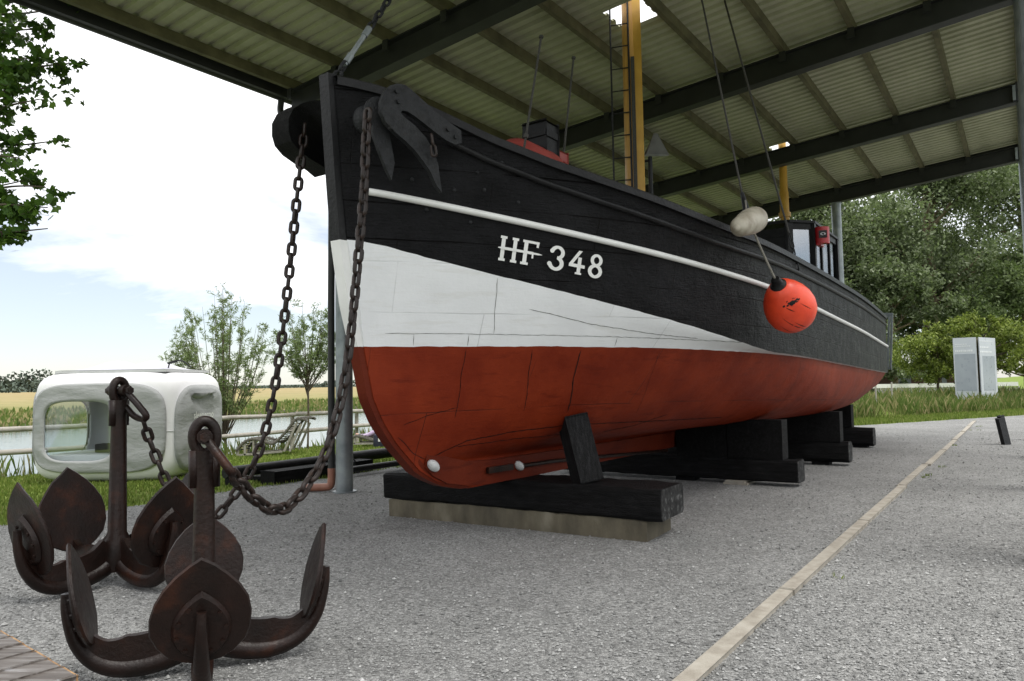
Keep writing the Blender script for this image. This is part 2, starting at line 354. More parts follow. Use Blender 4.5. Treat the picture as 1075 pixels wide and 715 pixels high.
ZT = {
'cap': [(3.97,3.98),(4.3,3.91),(4.6,3.78),(5,3.60),(5.5,3.45),(6,3.35),(6.5,3.27),(7,3.195),(7.5,3.135),(8,3.10),(9,3.075),(10,3.07),(11,3.06),(12,3.045),(13,3.02),(14,2.997),(15,2.97),(16,2.94),(17,2.918),(18,2.905),(20.1,2.90)],
'white': [(4.05,3.11),(4.3,3.085),(4.6,3.04),(5,2.98),(5.5,2.912),(6,2.85),(6.5,2.795),(7,2.745),(7.5,2.698),(8,2.655),(8.5,2.62),(9,2.59),(10,2.535),(11,2.497),(12,2.455),(13,2.415),(14,2.375),(15,2.335),(16,2.295),(17,2.262),(18,2.24),(20.1,2.225)],
'bw': [(4.1,2.70),(4.3,2.674),(4.6,2.595),(5,2.503),(5.5,2.402),(6,2.31),(6.5,2.22),(7,2.138),(7.5,2.053),(8,1.972),(8.5,1.893),(9,1.835),(9.3,1.815),(20.1,1.0)],
'wl': [(4.28,1.828),(5,1.836),(6,1.848),(7,1.85),(8,1.842),(9,1.827),(10,1.805),(11,1.78),(12,1.752),(13,1.725),(14,1.698),(15,1.674),(16,1.654),(17,1.638),(18,1.627),(20.1,1.62)]}
_FA = np.linspace(3.9, 20.2, 1631)
def _sm(t):
    x, y = zip(*t); v = np.interp(_FA, x, y); k = np.hanning(41); k /= k.sum()
    return np.convolve(np.pad(v, 20, mode='reflect', reflect_type='odd'), k, 'valid')
ZF = {k: _sm(v) for k, v in ZT.items()}
ZF['bw'] = np.maximum(ZF['bw'], ZF['wl']+.003)
def z_of(n, a): return float(np.interp(a, _FA, ZF[n]))
# half breadth of the underwater body at full-beam section, by nominal height
LOW = [(.45,.085),(.74,.09),(.78,.22),(.82,.62),(.87,1.15),(.93,1.5),(1.02,1.72),(1.14,1.86),(1.3,1.97),(1.5,2.05),(1.68,2.09),(1.828,2.1)]
def b_low(a, zn):
    bm = float(np.interp(zn, *zip(*LOW)))
    if zn < .75: return plan(a, stem_a(zn), .8, 2, bm, 0)
    L = float(np.interp(zn, [.78,1.1,1.828], [10,8.6,6.8])); e = float(np.interp(zn, [.78,1.828], [1.5,2.0]))
    return plan(a, stem_a(zn), L, e, bm, float(np.interp(zn,[.78,1.1,1.5,1.828],[.75,.4,.2,.12])))
def z_low(a, zn): return .45+(zn-.45)*(z_of('wl',a)-.45)/(1.828-.45)
def half(a, z):
    nm = ['wl','bw','white','cap']; zs = [z_of(n,a) for n in nm]; bs = [b_of(n,a) for n in nm]
    if z < zs[0]: return b_low(a, .45+(z-.45)*(1.828-.45)/(zs[0]-.45))
    return float(np.interp(z, zs, bs))
# ------------------------------------------------------------------ the boat
boat = thing('fishing_boat', 'fishing cutter with black topsides, white bow wedge and red bottom propped on timbers', 'fishing boat', W(4., AX, .5), ROT)
def row_low(zn): return stem_a(zn), (lambda a: b_low(a, zn)), (lambda a: z_low(a, zn))
def row_mix(n1, n2, k):
    a0 = KW[n1][0]*(1-k)+KW[n2][0]*k
    return a0, (lambda a: b_of(n1, a)*(1-k)+b_of(n2, a)*k), (lambda a: z_of(n1, a)*(1-k)+z_of(n2, a)*k)
rows = [row_low(z) for z in (.5, .62, .74, .76, .78, .80, .82, .845, .87, .9, .93, .97, 1.02, 1.08, 1.14, 1.22, 1.3, 1.4, 1.5, 1.6, 1.7)]
RWL = len(rows); rows += [row_mix('wl', 'bw', k) for k in (0, .33, .66)]
RBW = len(rows); rows += [row_mix('bw', 'white', k) for k in (0, .25, .5, .75)]
rows += [row_mix('white', 'cap', k) for k in (0, .25, .5, .75, 1)]
tau = [i/230 for i in range(231)]
def tmap(t): return .62*t**1.7+.38*(1-(1-t)**1.9)
A_END = 20.1
_jr = random.Random(3); JAG = {r: [_jr.uniform(-1, 1) for _ in range(400)] for r in (RWL, RBW)}
def jag(ir, a):                     # hand-painted edge of a colour band
    if ir not in JAG or a > 18.5: return 0.
    t = a*14; i = int(t); f_ = t-i; j = JAG[ir]; return .004*(j[i]*(1-f_)+j[i+1]*f_)*(1 if a < 8.6 else .4)
hv, huv, hf, hm = [], [], [], []
NT = len(tau)
for side in (1, -1):
    for ir, (a0, fb, fz) in enumerate(rows):
        for t in tau:
            a = a0+(A_END-a0)*tmap(t); b = max(fb(a), .002) if t < 1 else .002
            z = fz(a)+jag(ir, a); hv.append(tuple(W(a, AX+side*b, z))); huv.append((a, z-z_of('wl', a)+6))
NR = len(rows)
def hid(s, r, i): return (s*NR+r)*NT+i
for s in (0, 1):
    for r in range(NR-1):
        mi = 1 if RWL <= r < RBW else (2 if r < RWL else 0)
        for i in range(NT-1):
            q = (hid(s, r, i), hid(s, r, i+1), hid(s, r+1, i+1), hid(s, r+1, i))
            hf.append(q if s == 0 else q[::-1]); hm.append(mi)
for r in range(NR-1):
    mi = 1 if RWL <= r < RBW else (2 if r < RWL else 0)
    hf.append((hid(0, r, 0), hid(0, r+1, 0), hid(1, r+1, 0), hid(1, r, 0))); hm.append(mi)
for i in range(NT-1):
    hf.append((hid(0, 0, i+1), hid(0, 0, i), hid(1, 0, i), hid(1, 0, i+1))); hm.append(2)
mb = MB(); mb.v = hv; mb.f = hf; mb.mi = hm
hull = obj('hull', mb, ['hull_black', 'hull_white', 'hull_red'], boat, smooth=True)
me = hull.data; uvl = me.uv_layers.new(name='UVMap'); li = np.zeros(len(me.loops), np.int32); me.loops.foreach_get('vertex_index', li)
uvl.data.foreach_set('uv', np.array(huv, np.float32)[li].ravel()); me.set_sharp_from_angle(angle=R(50))
def skin_pt(a, z, off=0., side=1):
    b = half(a, z); da = .03; n = AV*(-(half(a+da, z)-half(a-da, z))/(2*da))*1.+CV*side; 
    dz = (half(a, z+.03)-half(a, z-.03))/.06; n = n+np.array([0, 0, -dz]); n = n/np.linalg.norm(n)
    return W(a, AX+side*b, z)+n*off
def sweep_line(mb, name, a_from, a_to, off, r, n=8, dz=0., step=.06, side=1, flat=1.):
    pts = []; a = a_from
    while a <= a_to:
        z = z_of(name, a)+dz; pts.append(skin_pt(a, z, off, side)); a += step if a < 18.6 else .02
    mb.tube(pts, r, n, flat=flat)
mb = MB()
for s in (1, -1): sweep_line(mb, 'white', 4.22, 20.0, .012, .030, side=s)
obj('rub_rail', mb, 'white_paint', boat, smooth=True, label='white half round rubbing rail')
mb = MB()
for s in (1, -1): sweep_line(mb, 'cap', 4.72, 20.0, .008, .028, dz=-.17, side=s)
obj('moulding', mb, 'black_paint', boat, smooth=True)
mb = MB()
for s in (1, -1):
    P = []; a = 3.97
    while a < 20.08:
        b = max(b_of('cap', a), .03); z = z_of('cap', a)
        P.append([W(a, AX+s*(b+o), z+h) for o, h in ((.035, -.035), (.035, .03), (.015, .045), (-.10, .045), (-.12, .03), (-.12, -.035))]); a += .05 if a < 18.6 else .02
    mb.grid(P, close_u=True)
obj('cap_rail', mb, 'black_paint', boat, smooth='auto')
# stem bar, painted like the hull beside it
def stem_part(name, z0, z1, m):
    mb = MB(); P = []
    for z in np.linspace(z0, z1, 24):
        a = stem_a(z); P.append([W(a-.05, AX-.055, z), W(a-.05, AX+.055, z), W(a+.1, AX+.088, z), W(a+.1, AX-.088, z)])
    mb.grid(P, close_u=True); mb.f += [(3, 2, 1, 0), (92, 93, 94, 95)]; mb.mi += [0, 0]
    obj(name, mb, m, boat, smooth='auto')
stem_part('stem_post', 2.69, 4.035, 'black_paint'); stem_part('stem_post', 1.828, 2.69, 'white_paint'); stem_part('stem_post', .505, 1.828, 'hull_red')
def blob(mb, c, ax, n=14, mi=0):
    ax = [np.asarray(q, float) for q in ax]; P = []
    for i in range(n+1):
        th = math.pi*i/n; P.append([c+ax[2]*math.cos(th)+math.sin(th)*(ax[0]*math.cos(p)+ax[1]*math.sin(p)) for p in [2*math.pi*k/16 for k in range(16)]])
    mb.grid(P, close_u=True, mi=mi)
# forefoot shoe: the keel band that bends up into the stem
mb = MB(); P = []
for a, z0, z1 in ((5.0, .76, .98), (5.1, .68, .92), (5.3, .59, .83), (5.6, .53, .765), (6.0, .505, .745), (6.6, .50, .74), (7.5, .50, .735), (10.5, .50, .735), (16.5, .50, .74)):
    P.append([W(a, AX+.10, z0), W(a, AX+.125, z1), W(a, AX-.125, z1), W(a, AX-.10, z0)])
mb.grid(P, close_u=True); mb.f.append((0, 1, 2, 3)); mb.mi.append(0)
obj('keel', mb, 'hull_red', boat, smooth='auto')
for (x, y), rr in (((455, 489), .075), ((545, 489), .07)):
    p = onC(x, y, -4.42); mb = MB(); d1 = (AV*.8+np.array([0, 0, -.6]))
    blob(mb, p, (CV*.05, np.cross(d1, CV)*rr*.62, d1*rr)); obj('anode', mb, 'zinc', boat, smooth=True)
mb = MB(); q0 = onC(512, 494, -4.41); q1 = onC(538, 490, -4.41)
mb.bar(q0, q1, .03, .06); mb.tube([onC(548, 489, -4.41), onC(580, 484, -4.4), onC(610, 481, -4.4), onC(700, 473, -4.4)], .022, 8)
obj('keel_fitting', mb, 'rust_iron', boat)
# lettering: strokes in (u, v) laid on the planking
LET = MB(); _off = [.004]
def lp(u, v): a = 5.205+u; z = 2.592-.118*u+v; return a, z
def stroke(poly, taper=None):
    """quad strip between two polylines; poly = list of (left, right) pairs in letter space"""
    _off[0] += .0006; P = []
    for l, r in poly:
        P.append([skin_pt(*lp(l[0]+(r[0]-l[0])*k, l[1]+(r[1]-l[1])*k), _off[0]) for k in (0, .5, 1)])
    LET.grid(P)
def rectl(u0, u1, v0, v1, n=3): stroke([((u0, v0+(v1-v0)*i/n), (u1, v0+(v1-v0)*i/n)) for i in range(n+1)])
def stem_l(u0, w=.034, h=.215, du=.0, sv=.016, top=True, bot=True):
    rectl(u0, u0+w, 0, h, 5)
    if bot: rectl(u0-sv, u0+w+sv, 0, .022, 2)
    if top: rectl(u0-sv, u0+w+sv, h-.022, h, 2)
def arc(cu, cv, ru, rv, d0, d1, w, w1=None, n=18):
    pts = []
    for i in range(n+1):
        t = R(d0+(d1-d0)*i/n); ww = w if w1 is None else w1+(w-w1)*abs(math.cos(t))
        pts.append(((cu+(ru-ww)*math.cos(t), cv+(rv-ww)*math.sin(t)), (cu+ru*math.cos(t), cv+rv*math.sin(t))))
    stroke(pts)
stem_l(.008, w=.032, sv=.011); stem_l(.106, w=.032, sv=.011); rectl(.04, .106, .097, .122, 1)
stem_l(.198, top=False); rectl(.184, .328, .193, .215, 1); rectl(.305, .325, .165, .195, 1); rectl(.22, .285, .098, .122, 1); rectl(.272, .288, .065, .10, 1)
stroke([((-.018, .106), (-.018, .112)), ((.02, .098), (.02, .122)), ((.17, .099), (.17, .121)), ((.33, .102), (.33, .118)), ((.365, .109), (.365, .111))])
arc(.50, .158, .068, .062, 160, -80, .036, .026); arc(.495, .062, .075, .066, 85, -165, .038, .028)
arc(.448, .168, .020, .020, 0, 359, .0195); arc(.437, .05, .021, .021, 0, 359, .0205)
stroke([((.70, .215), (.735, .215)), ((.618, .085), (.652, .085))]); rectl(.618, .775, .062, .092, 2); rectl(.70, .735, 0, .155, 4); rectl(.685, .748, 0, .018, 1)
arc(.885, .160, .062, .058, 0, 360, .034, .024, 28); arc(.883, .060, .074, .064, 0, 360, .038, .026, 28)
SEAM = MB()
def seam(pts, w=.008):
    Q = resample_az(pts, .05); G = []
    for i, (a, z) in enumerate(Q):
        j0, j1 = Q[max(i-1, 0)], Q[min(i+1, len(Q)-1)]; da, dz = j1[0]-j0[0], j1[1]-j0[1]; q = math.hypot(da, dz); ww = w*(.55+.45*math.sin(i*1.3)**2)*(.3 if i in (0, len(Q)-1) else 1)
        G.append([skin_pt(a-dz/q*ww*.5, z+da/q*ww*.5, .0025), skin_pt(a+dz/q*ww*.5, z-da/q*ww*.5, .0025)])
    SEAM.grid(G)
def resample_az(pts, st):
    out = []
    for (a0, z0), (a1, z1) in zip(pts, pts[1:]):
        n = max(2, int(math.hypot(a1-a0, z1-z0)/st)); out += [(a0+(a1-a0)*i/n+random.uniform(-.004, .004), z0+(z1-z0)*i/n+random.uniform(-.003, .003)) for i in range(n)]
    return out+[pts[-1]]
for s_, w_ in (([(5.69, 1.82), (5.75, 1.6), (5.88, 1.24)], .007), ([(6.2, 1.82), (6.27, 1.55), (6.44, 1.21)], .013), ([(5.08, 1.82), (5.10, 1.6), (5.16, 1.2)], .006), ([(4.68, 1.16), (4.9, 1.24), (5.16, 1.30)], .006), ([(4.66, 1.06), (4.85, .9), (5.05, .82)], .006),
               ([(5.1, .86), (5.39, .98), (5.9, 1.04), (6.63, 1.07), (8.2, 1.04), (9.5, 1.02)], .010), ([(5.3, .93), (6.0, .96), (7.0, .97)], .007), ([(7.3, .95), (7.7, 1.0), (8.1, 1.12)], .011), ([(7.2, 1.8), (7.3, 1.5), (7.5, 1.15)], .004), ([(10.4, 1.74), (10.6, 1.3), (10.8, 1.05)], .006)): seam(s_, w_)
obj('caulking_seam', SEAM, 'black_timber', boat)
SEAM = MB()
for s_, w_ in (([(4.42, 1.94), (5.0, 1.945), (6.0, 1.95), (7.2, 1.945), (8.3, 1.93)], .005), ([(5.22, 2.44), (5.25, 2.2), (5.29, 1.95)], .005), ([(5.55, 2.18), (6.2, 2.06), (6.9, 1.99), (7.6, 1.955)], .006), ([(5.08, 1.94), (5.085, 1.84)], .006), ([(6.55, 1.945), (6.57, 1.855)], .007), ([(4.64, 1.94), (4.645, 1.84)], .005)): seam(s_, w_)
obj('plank_seam', SEAM, 'lamp_grey', boat)
obj('registration_number', LET, 'white_paint', boat, label='white serif letters HF 348, bar through HF')
# bow cheek plates either side of the stem, with their rollers
def cheek(side):
    P0 = W(4.12, AX+side*.62, 0); P1 = W(5.0, AX+side*.93, 0)
    def pt(x, y):
        p = onV(x, y, W(4.12, AX+.62, 0), W(5.0, AX+.93, 0))
        if side < 0: a, c = ac(p); p = W(a, 2*AX-c, p[2])
        return p
    outer = [(400,116),(400,106),(403,97),(409,90),(417,87.5),(425,89),(432,94),(445,106),(457,117),(470,127),(484,137),(485,150)]
    inner = [(478,152),(468,147),(456,138),(446,130),(437,123),(428,117),(422,116),(421,119),(426,124),(436,132),(447,144),(454,156),(460,172),(464,202)]
    low = [(458,194),(452,180),(445,170),(436,158),(426,148),(414,138),(405,128)]
    nrm = np.cross(P1-P0, (0, 0, 1)); nrm = nrm/np.linalg.norm(nrm)*side
    if side < 0: nrm = -nrm*-1
    mb = MB(); mb.prism([pt(*q) for q in outer+inner+low], nrm*(-.05)*(1 if side > 0 else -1))
    for x, y in ((470,136),(478,144),(411,134),(416,96),(418,107)):
        mb.tube([pt(x, y)-nrm*.03, pt(x, y)+nrm*.02], .018, 8)
    return mb, nrm
mb, nr = cheek(1); obj('cheek_plate', mb, 'black_iron', boat, smooth='auto', label='curved iron cheek plate with pointed prong')
def prism_px(pts, p, q, ext, m, name, parent, label=None, smooth='auto'):
    mb = MB(); mb.prism([onV(x, y, p, q) for x, y in pts], ext); return obj(name, mb, m, parent, smooth=smooth, label=label)
prism_px([(391,118),(403,125),(408,150),(412,172),(409,190),(404,180),(396,160),(389,140)], W(4.1, AX+.45, 0), W(4.9, AX+.8, 0), nr*.04, 'black_iron', 'inner_prong', boat)
for s in (1,):
    mb = MB(); cen = onC(385, 113, AX+.52); a, c = ac(cen)
    c = AX+s*.36; cen = W(4.12, c, cen[2]+.03); M = Matrix.Translation(tuple(cen)) @ Matrix.Rotation(ROT+R(90)-R(20)*s, 4, 'Z') @ Matrix.Rotation(R(90), 4, 'Y')
    mb.lathe([(.07, -.13), (.125, -.12), (.125, -.095), (.095, -.07), (.085, 0), (.095, .07), (.125, .095), (.125, .12), (.07, .13)], 24, M); obj('bow_roller', mb, 'black_iron', boat, smooth='auto')
# starboard bow bulge seen past the stem
mb = MB(); p, q = W(3.96, AX-.40, 0), W(4.5, AX-.62, 0)
mb.prism([onV(x, y, p, q) for x, y in ((345,106),(330,105),(318,108),(308,114),(303,124),(303,137),(306,148),(314,158),(326,167),(338,174),(347,182))], -CV*.22); obj('fairlead_block', mb, 'black_timber', boat, smooth='auto')
for a_, z_ in ((4.52, 3.42), (4.66, 3.28), (4.95, 3.32), (4.50, 3.22), (5.02, 3.18), (5.12, 3.42), (4.80, 3.16), (5.3, 3.1), (5.45, 3.3), (4.62, 2.98), (4.95, 2.9)):
    mb = MB(); c_ = skin_pt(a_, z_, .002); n_ = skin_pt(a_, z_, .02)-c_; n_ /= np.linalg.norm(n_); t_ = np.cross(n_, (0, 0, 1.)); t_ /= np.linalg.norm(t_); blob(mb, c_, (t_*.018, np.cross(n_, t_)*.018, n_*.012), 8); obj('bolt_head', mb, 'black_iron', boat, smooth=True)
# deck
mb = MB(); P = []
for a in np.linspace(4.4, 19.9, 60):
    z = (3.05 if a < 7.6 else 2.45) ; b = half(min(a, 19.6), min(z, z_of('cap', a)-.1))-.04; b = max(b, .02)
    P.append([W(a, AX-b, z), W(a, AX+b, z)])
mb.grid(P); obj('deck', mb, 'slat_wood', boat)
# bitt, winch, whips
mb = MB(); a, c = 6.8, -4.3
mb.boxac(a-.13, a+.13, c-.13, c+.13, 3.05, 4.36, bev=.03); mb.boxac(a-.15, a+.15, c-.15, c+.15, 4.2, 4.27); obj('bitt', mb, 'black_paint', boat, smooth='auto')
mb = MB(); M = Matrix.Translation(tuple(W(6.55, -4.42, 3.69))) @ Matrix.Rotation(ROT, 4, 'Z') @ Matrix.Rotation(R(90), 4, 'Y')
mb.lathe([(.05, -.55), (.22, -.53), (.40, -.25), (.44, -.18), (.44, .30), (.36, .32), (.34, .55), (.40, .56), (.40, .62), (.2, .63)], 32, M)
mb.boxac(7.0, 7.2, -4.55, -4.2, 3.05, 4.12, bev=.02); obj('winch', mb, 'winch_red', boat, smooth='auto', label='red anchor winch behind the bulwark')
for (x0, y0), (x1, y1), cc in (((568,40), (551,150), -4.1), ((602,62), (591,168), -4.25)):
    p0, p1 = onC(x0, y0, cc), onC(x1, y1, cc); p2 = p1+(p1-p0)*((p1[2]-3.05)/(p0[2]-p1[2])); mb = MB()
    mb.tube([p0, p2], .012, 6); mb.tube([p0, p0+(p0-p2)*.012], .025, 6); m_ = p0+(p2-p0)*.55; mb.tube([m_, m_+(p0-p2)*.02], .026, 6); obj('whip_aerial', mb, 'dark_rope', boat)
# mast with track, ladder, lamp
MA, MC = 9.25, -4.33; MBASE = W(MA, MC, 2.45)
mb = MB(); mb.tube([W(MA, MC, 2.45), W(MA, MC, 9.6)], [.125, .108], 20); mast = obj('mast', mb, 'mast_wood', boat, smooth='auto')
vx = np.array([.985, -.17, 0])
mb = MB(); mb.bar(MBASE+vx*.02-np.array([-.17, -.985, 0])*-.125, W(MA, MC, 6.0)+vx*.02+np.array([-.17, -.985, 0])*.125, .03, .05, up=vx); obj('sail_track', mb, 'dark_rope', boat)
mb = MB(); mb.bar(MBASE+vx*.085+np.array([-.17, -.985, 0])*.06, W(MA, MC, 9.5)+vx*.075+np.array([-.17, -.985, 0])*.06, .10, .10, up=vx, bev=.015); obj('mast_plank', mb, 'mast_yellow', boat, smooth='auto')
mb = MB(); l0 = -vx*.275-np.array([.17, .985, 0])*.1; l1 = -vx*.03-np.array([.17, .985, 0])*.135
for off in (l0, l1): mb.tube([MBASE+off, W(MA, MC, 8.6)+off], .013, 6)
z = 2.7
while z < 8.5: mb.tube([W(MA, MC, z)+l0, W(MA, MC, z)+l1], .009, 6); z += .315
obj('ladder', mb, 'black_iron', boat)
mb = MB(); LC = W(MA+.12, MC+.28, 4.72); hx = vx*.15; top = LC+np.array([.02, 0, .22])
mb.add([top-hx*.25, top+hx*.05, LC-hx*1.0+np.array([0, -.12, -.1]), LC+hx*1.05+np.array([0, -.12, -.14]), LC+hx*1.05+np.array([0, .12, -.08]), LC-hx+np.array([0, .12, -.06])],
       [(0, 2, 3, 1), (1, 3, 4), (0, 1, 4, 5), (0, 5, 2), (2, 5, 4, 3)]); lamp = obj('deck_lamp', mb, 'lamp_grey', boat)
mb = MB(); mb.tube([W(MA+.06, MC+.22, 2.45), W(MA+.06, MC+.22, 4.6)], .03, 8); mb.tube([W(MA+.06, MC+.22, 4.55), W(MA+.02, MC+.05, 4.55)], .02, 8); obj('lamp_post', mb, 'black_iron', lamp)
mb = MB(); mb.tube([W(16.75, -4.22, 2.45), W(16.75, -4.22, 5.65), W(16.75, -4.22, 5.7), W(16.75, -4.22, 8.2)], [.105, .098, .085, .08], 16)
mb.tube([W(16.75, -4.22, 5.1), W(16.75, -4.22, 5.2)], [.13, .13], 16); obj('mizzen_mast', mb, 'mast_yellow', boat, smooth='auto', label='slim yellow aft mast')
# standing rigging, ending at the roof
HEAD = onV(665, -345, W(MA-.3, MC, 0), W(MA+.3, MC, 0))
def to_roof(p, q, zt):                 # stretch from p toward q up to height zt
    t = (zt-p[2])/(q[2]-p[2]); return p+(q-p)*t
S1 = onC(783, 222, AX+2.13); S2 = onC(838, 280, AX+2.17)
for S, rr in ((S1, .011), (S2, .013)):
    lo = S if S is S1 else to_roof(S, HEAD, S[2]+.42); hi = to_roof(S, HEAD, 7.3); mb = MB(); mb.tube([lo, lo*.5+hi*.5, hi], rr, 6); obj('shroud', mb, 'dark_rope', boat)
mb = MB(); mb.tube([S1-np.array([0, 0, .1]), S1+np.array([0, 0, .05]), to_roof(S1, HEAD, S1[2]+.22)], [.03, .035, .02], 8); obj('shroud_fitting', mb, 'black_iron', boat)
# ------------------------------------------------------------------ chains
def link_mesh(L, Wd, r, stud=False):
    """one link, long axis x, lying in the xy plane, centred"""
    mb = MB(); h = L/2-Wd/2; pts = []
    for i in range(9): t = -math.pi/2+math.pi*i/8; pts.append((h+(Wd/2-r)*math.cos(t), (Wd/2-r)*math.sin(t), 0))
    for i in range(9): t = math.pi/2+math.pi*i/8; pts.append((-h+(Wd/2-r)*math.cos(t), (Wd/2-r)*math.sin(t), 0))
    mb.tube(pts, r, 7, closed=True, up=(0, 0, 1)); return mb
def smooth_path(pts, n=400):
    P = [np.asarray(p, float) for p in pts]; P = [2*P[0]-P[1]]+P+[2*P[-1]-P[-2]]; out = []
    m = max(4, n//(len(P)-3))
    for i in range(1, len(P)-2):
        for k in range(m):
            t = k/m; out.append(.5*((2*P[i])+(-P[i-1]+P[i+1])*t+(2*P[i-1]-5*P[i]+4*P[i+1]-P[i+2])*t*t+(-P[i-1]+3*P[i]-3*P[i+1]+P[i+2])*t**3))
    out.append(P[-2]); return np.array(out)
def resample(P, step):
    d = np.r_[0, np.cumsum(np.linalg.norm(np.diff(P, axis=0), axis=1))]; n = int(d[-1]/step)
    s = np.arange(n+1)*step; return np.stack([np.interp(s, d, P[:, k]) for k in range(3)], 1)
def chain(root, pts, pitch, L, Wd, r, m, side, name='link', first_mesh=None):
    Q = resample(smooth_path(pts), pitch); me0 = first_mesh
    for i in range(len(Q)-1):
        c = (Q[i]+Q[i+1])/2; x = Q[i+1]-Q[i]; x /= np.linalg.norm(x)
        y = np.cross(np.asarray(side, float), x); y /= np.linalg.norm(y); zz = np.cross(x, y)
        an = (R(38) if i % 2 else R(128))+random.uniform(-.18, .18); yy = y*math.cos(an)+zz*math.sin(an); z2 = np.cross(x, yy)
        M = Matrix(((x[0], yy[0], z2[0], c[0]), (x[1], yy[1], z2[1], c[1]), (x[2], yy[2], z2[2], c[2]), (0, 0, 0, 1)))
        if me0 is None:
            o = obj(name, link_mesh(L, Wd, r), m, None, smooth=True); me0 = o.data
        else:
            o = bpy.data.objects.new(name, me0); COL.objects.link(o)
        o.parent = root; o.matrix_local = world_of(root).inverted() @ M
    return me0
# ------------------------------------------------------------------ anchors
def anchor(label, cx, cy, s, dirs, h, facing, seed):
    rnd = random.Random(seed); root = thing('four_fluked_anchor', label, 'anchor', (cx, cy, 0), 0, 'rusty four fluked anchors on the gravel')
    O = np.array([cx, cy, 0.]); Z = np.array([0, 0, 1.])
    mb = MB(); mb.tube([O+Z*.10*s, O+Z*.2*s, O+Z*.3*s, O+Z*.36*s, O+Z*(h-.3), O+Z*(h-.16)], [.09*s, .105*s, .088*s, .062*s, .051*s, .056*s], 12)
    obj('shank', mb, 'rust_iron', root, smooth='auto')
    f = np.array([math.cos(facing), math.sin(facing), 0]); g = np.array([-f[1], f[0], 0])   # eye lies in plane g-Z
    mb = MB(); pts = []
    for i in range(24):
        t = 2*math.pi*i/24; pts.append(O+Z*(h-.085+.082*math.sin(t)*(1.15 if math.sin(t) < 0 else 1))+g*.056*math.cos(t))
    mb.tube(pts, .031, 10, closed=True, up=f)
    mb.tube([O+Z*(h-.16)-g*.045, O+Z*(h-.36)-g*.05], [.036, .03], 8); mb.tube([O+Z*(h-.16)+g*.045, O+Z*(h-.36)+g*.05], [.036, .03], 8)
    obj('eye', mb, 'rust_iron', root, smooth=True)
    for k, ang in enumerate(dirs):
        d = np.array([math.cos(ang), math.sin(ang), 0]); tn = np.array([-d[1], d[0], 0])
        def P(r, z, t=0.): return O+d*r*s+Z*z*s+tn*t*s
        mb = MB(); path = [(.0, .20), (.09, .125), (.2, .085), (.32, .070), (.43, .085), (.52, .135), (.585, .22), (.618, .31), (.638, .40), (.645, .48)]
        path = smooth_path([(a_, 0, b_) for a_, b_ in path], 60); L = len(path)
        # web: a deep plate that thins towards the fluke; flange: the heavy outer edge
        G = []
        for i, (r, _, z) in enumerate(path):
            j0, j1 = path[max(i-1, 0)], path[min(i+1, L-1)]; tx, tz = j1[0]-j0[0], j1[2]-j0[2]; q = math.hypot(tx, tz); nx, nz = -tz/q, tx/q
            u = i/(L-1); dep = .165 if u < .4 else max(.02, .165-(u-.4)/.45*.14); dep = dep*1.; w0, w1 = .036*(1-.4*u), .022
            G.append([P(r, z, -w0), P(r, z, w0), P(r+nx*dep, z+nz*dep, w1), P(r+nx*dep, z+nz*dep, -w1)])
        mb.grid(G, close_u=True); mb.f += [(len(mb.v)-4, len(mb.v)-3, len(mb.v)-2, len(mb.v)-1)]; mb.mi.append(0)
        mb.tube([P(r, z) for r, _, z in path], [(.058-.038*(i/(L-1))**1.6)*s for i in range(L)], 10)
        arm = obj('arm', mb, 'rust_iron', root, smooth='auto')
        # fluke: spade shaped palm on the inner side of the arm's tip
        up = np.array(d*.23+Z*.97); up /= np.linalg.norm(up); nrm = np.cross(tn, up); nrm = nrm if np.dot(nrm, d) > 0 else -nrm
        half_o = [(0, .292), (.052, .255), (.108, .205), (.157, .145), (.193, .078), (.212, .005), (.208, -.07), (.182, -.14), (.138, -.192), (.082, -.225), (.03, -.238)]
        out = half_o+[(-x, y) for x, y in half_o[::-1][0:-1]]
        jit = [rnd.uniform(-.004, .004) for _ in out]
        C0 = P(.575, .425); kw, kh = (1.06, 1.0) if s < 1.05 else (1.16, 1.16); pts = [C0+tn*(x+j)*s*kw+up*((y+j)*kh+.02)*s for (x, y), j in zip(out, jit)]
        mb = MB(); th = .022*s; bm = bmesh.new()
        cen_f = C0-nrm*.028*s; n = len(pts); inner = [p-(p-C0)*.03-nrm*th for p in pts]; outer = [p-(p-C0)*.03+nrm*th*.0 for p in pts]
        ring = [p-nrm*th*.5 for p in pts]; bm.free()
        mb.v = [tuple(p) for p in outer+ring+inner]+[tuple(C0-nrm*th*1.12), tuple(C0+nrm*th*.03)]
        for i in range(n):
            j = (i+1) % n; mb.f += [(i, j, n+j, n+i), (n+i, n+j, 2*n+j, 2*n+i), (2*n+i, 2*n+j, 3*n), (j, i, 3*n+1)]
        mb.mi = [0]*len(mb.f); fl = obj('fluke', mb, 'rust_iron', root, smooth='auto')
        mb = MB(); sc = .62; ring2 = [C0+tn*x*s*sc+up*(y*sc-.03)*s+nrm*.004 for x, y in out]; ring3 = [C0+tn*x*s*sc*.9+up*(y*sc*.9-.03)*s+nrm*(.028 if abs(x) > .02 else .034)*s for x, y in out]
        mb.v = [tuple(p) for p in ring2+ring3]+[tuple(C0-up*.04*s+nrm*.024*s)]
        for i in range(n): j = (i+1) % n; mb.f += [(i, j, n+j, n+i), (n+i, n+j, 2*n)]
        mb.mi = [0]*len(mb.f)
        for i in range(1, n, 2):
            if abs(out[i][1]) < .25: x, y = out[i]; p = C0+tn*x*s*.5+up*(y*.5-.03)*s+nrm*.026*s; mb.tube([p, p+nrm*.012*s], .011*s, 6)
        obj('backing_plate', mb, 'rust_iron', fl, smooth='auto')
    return root
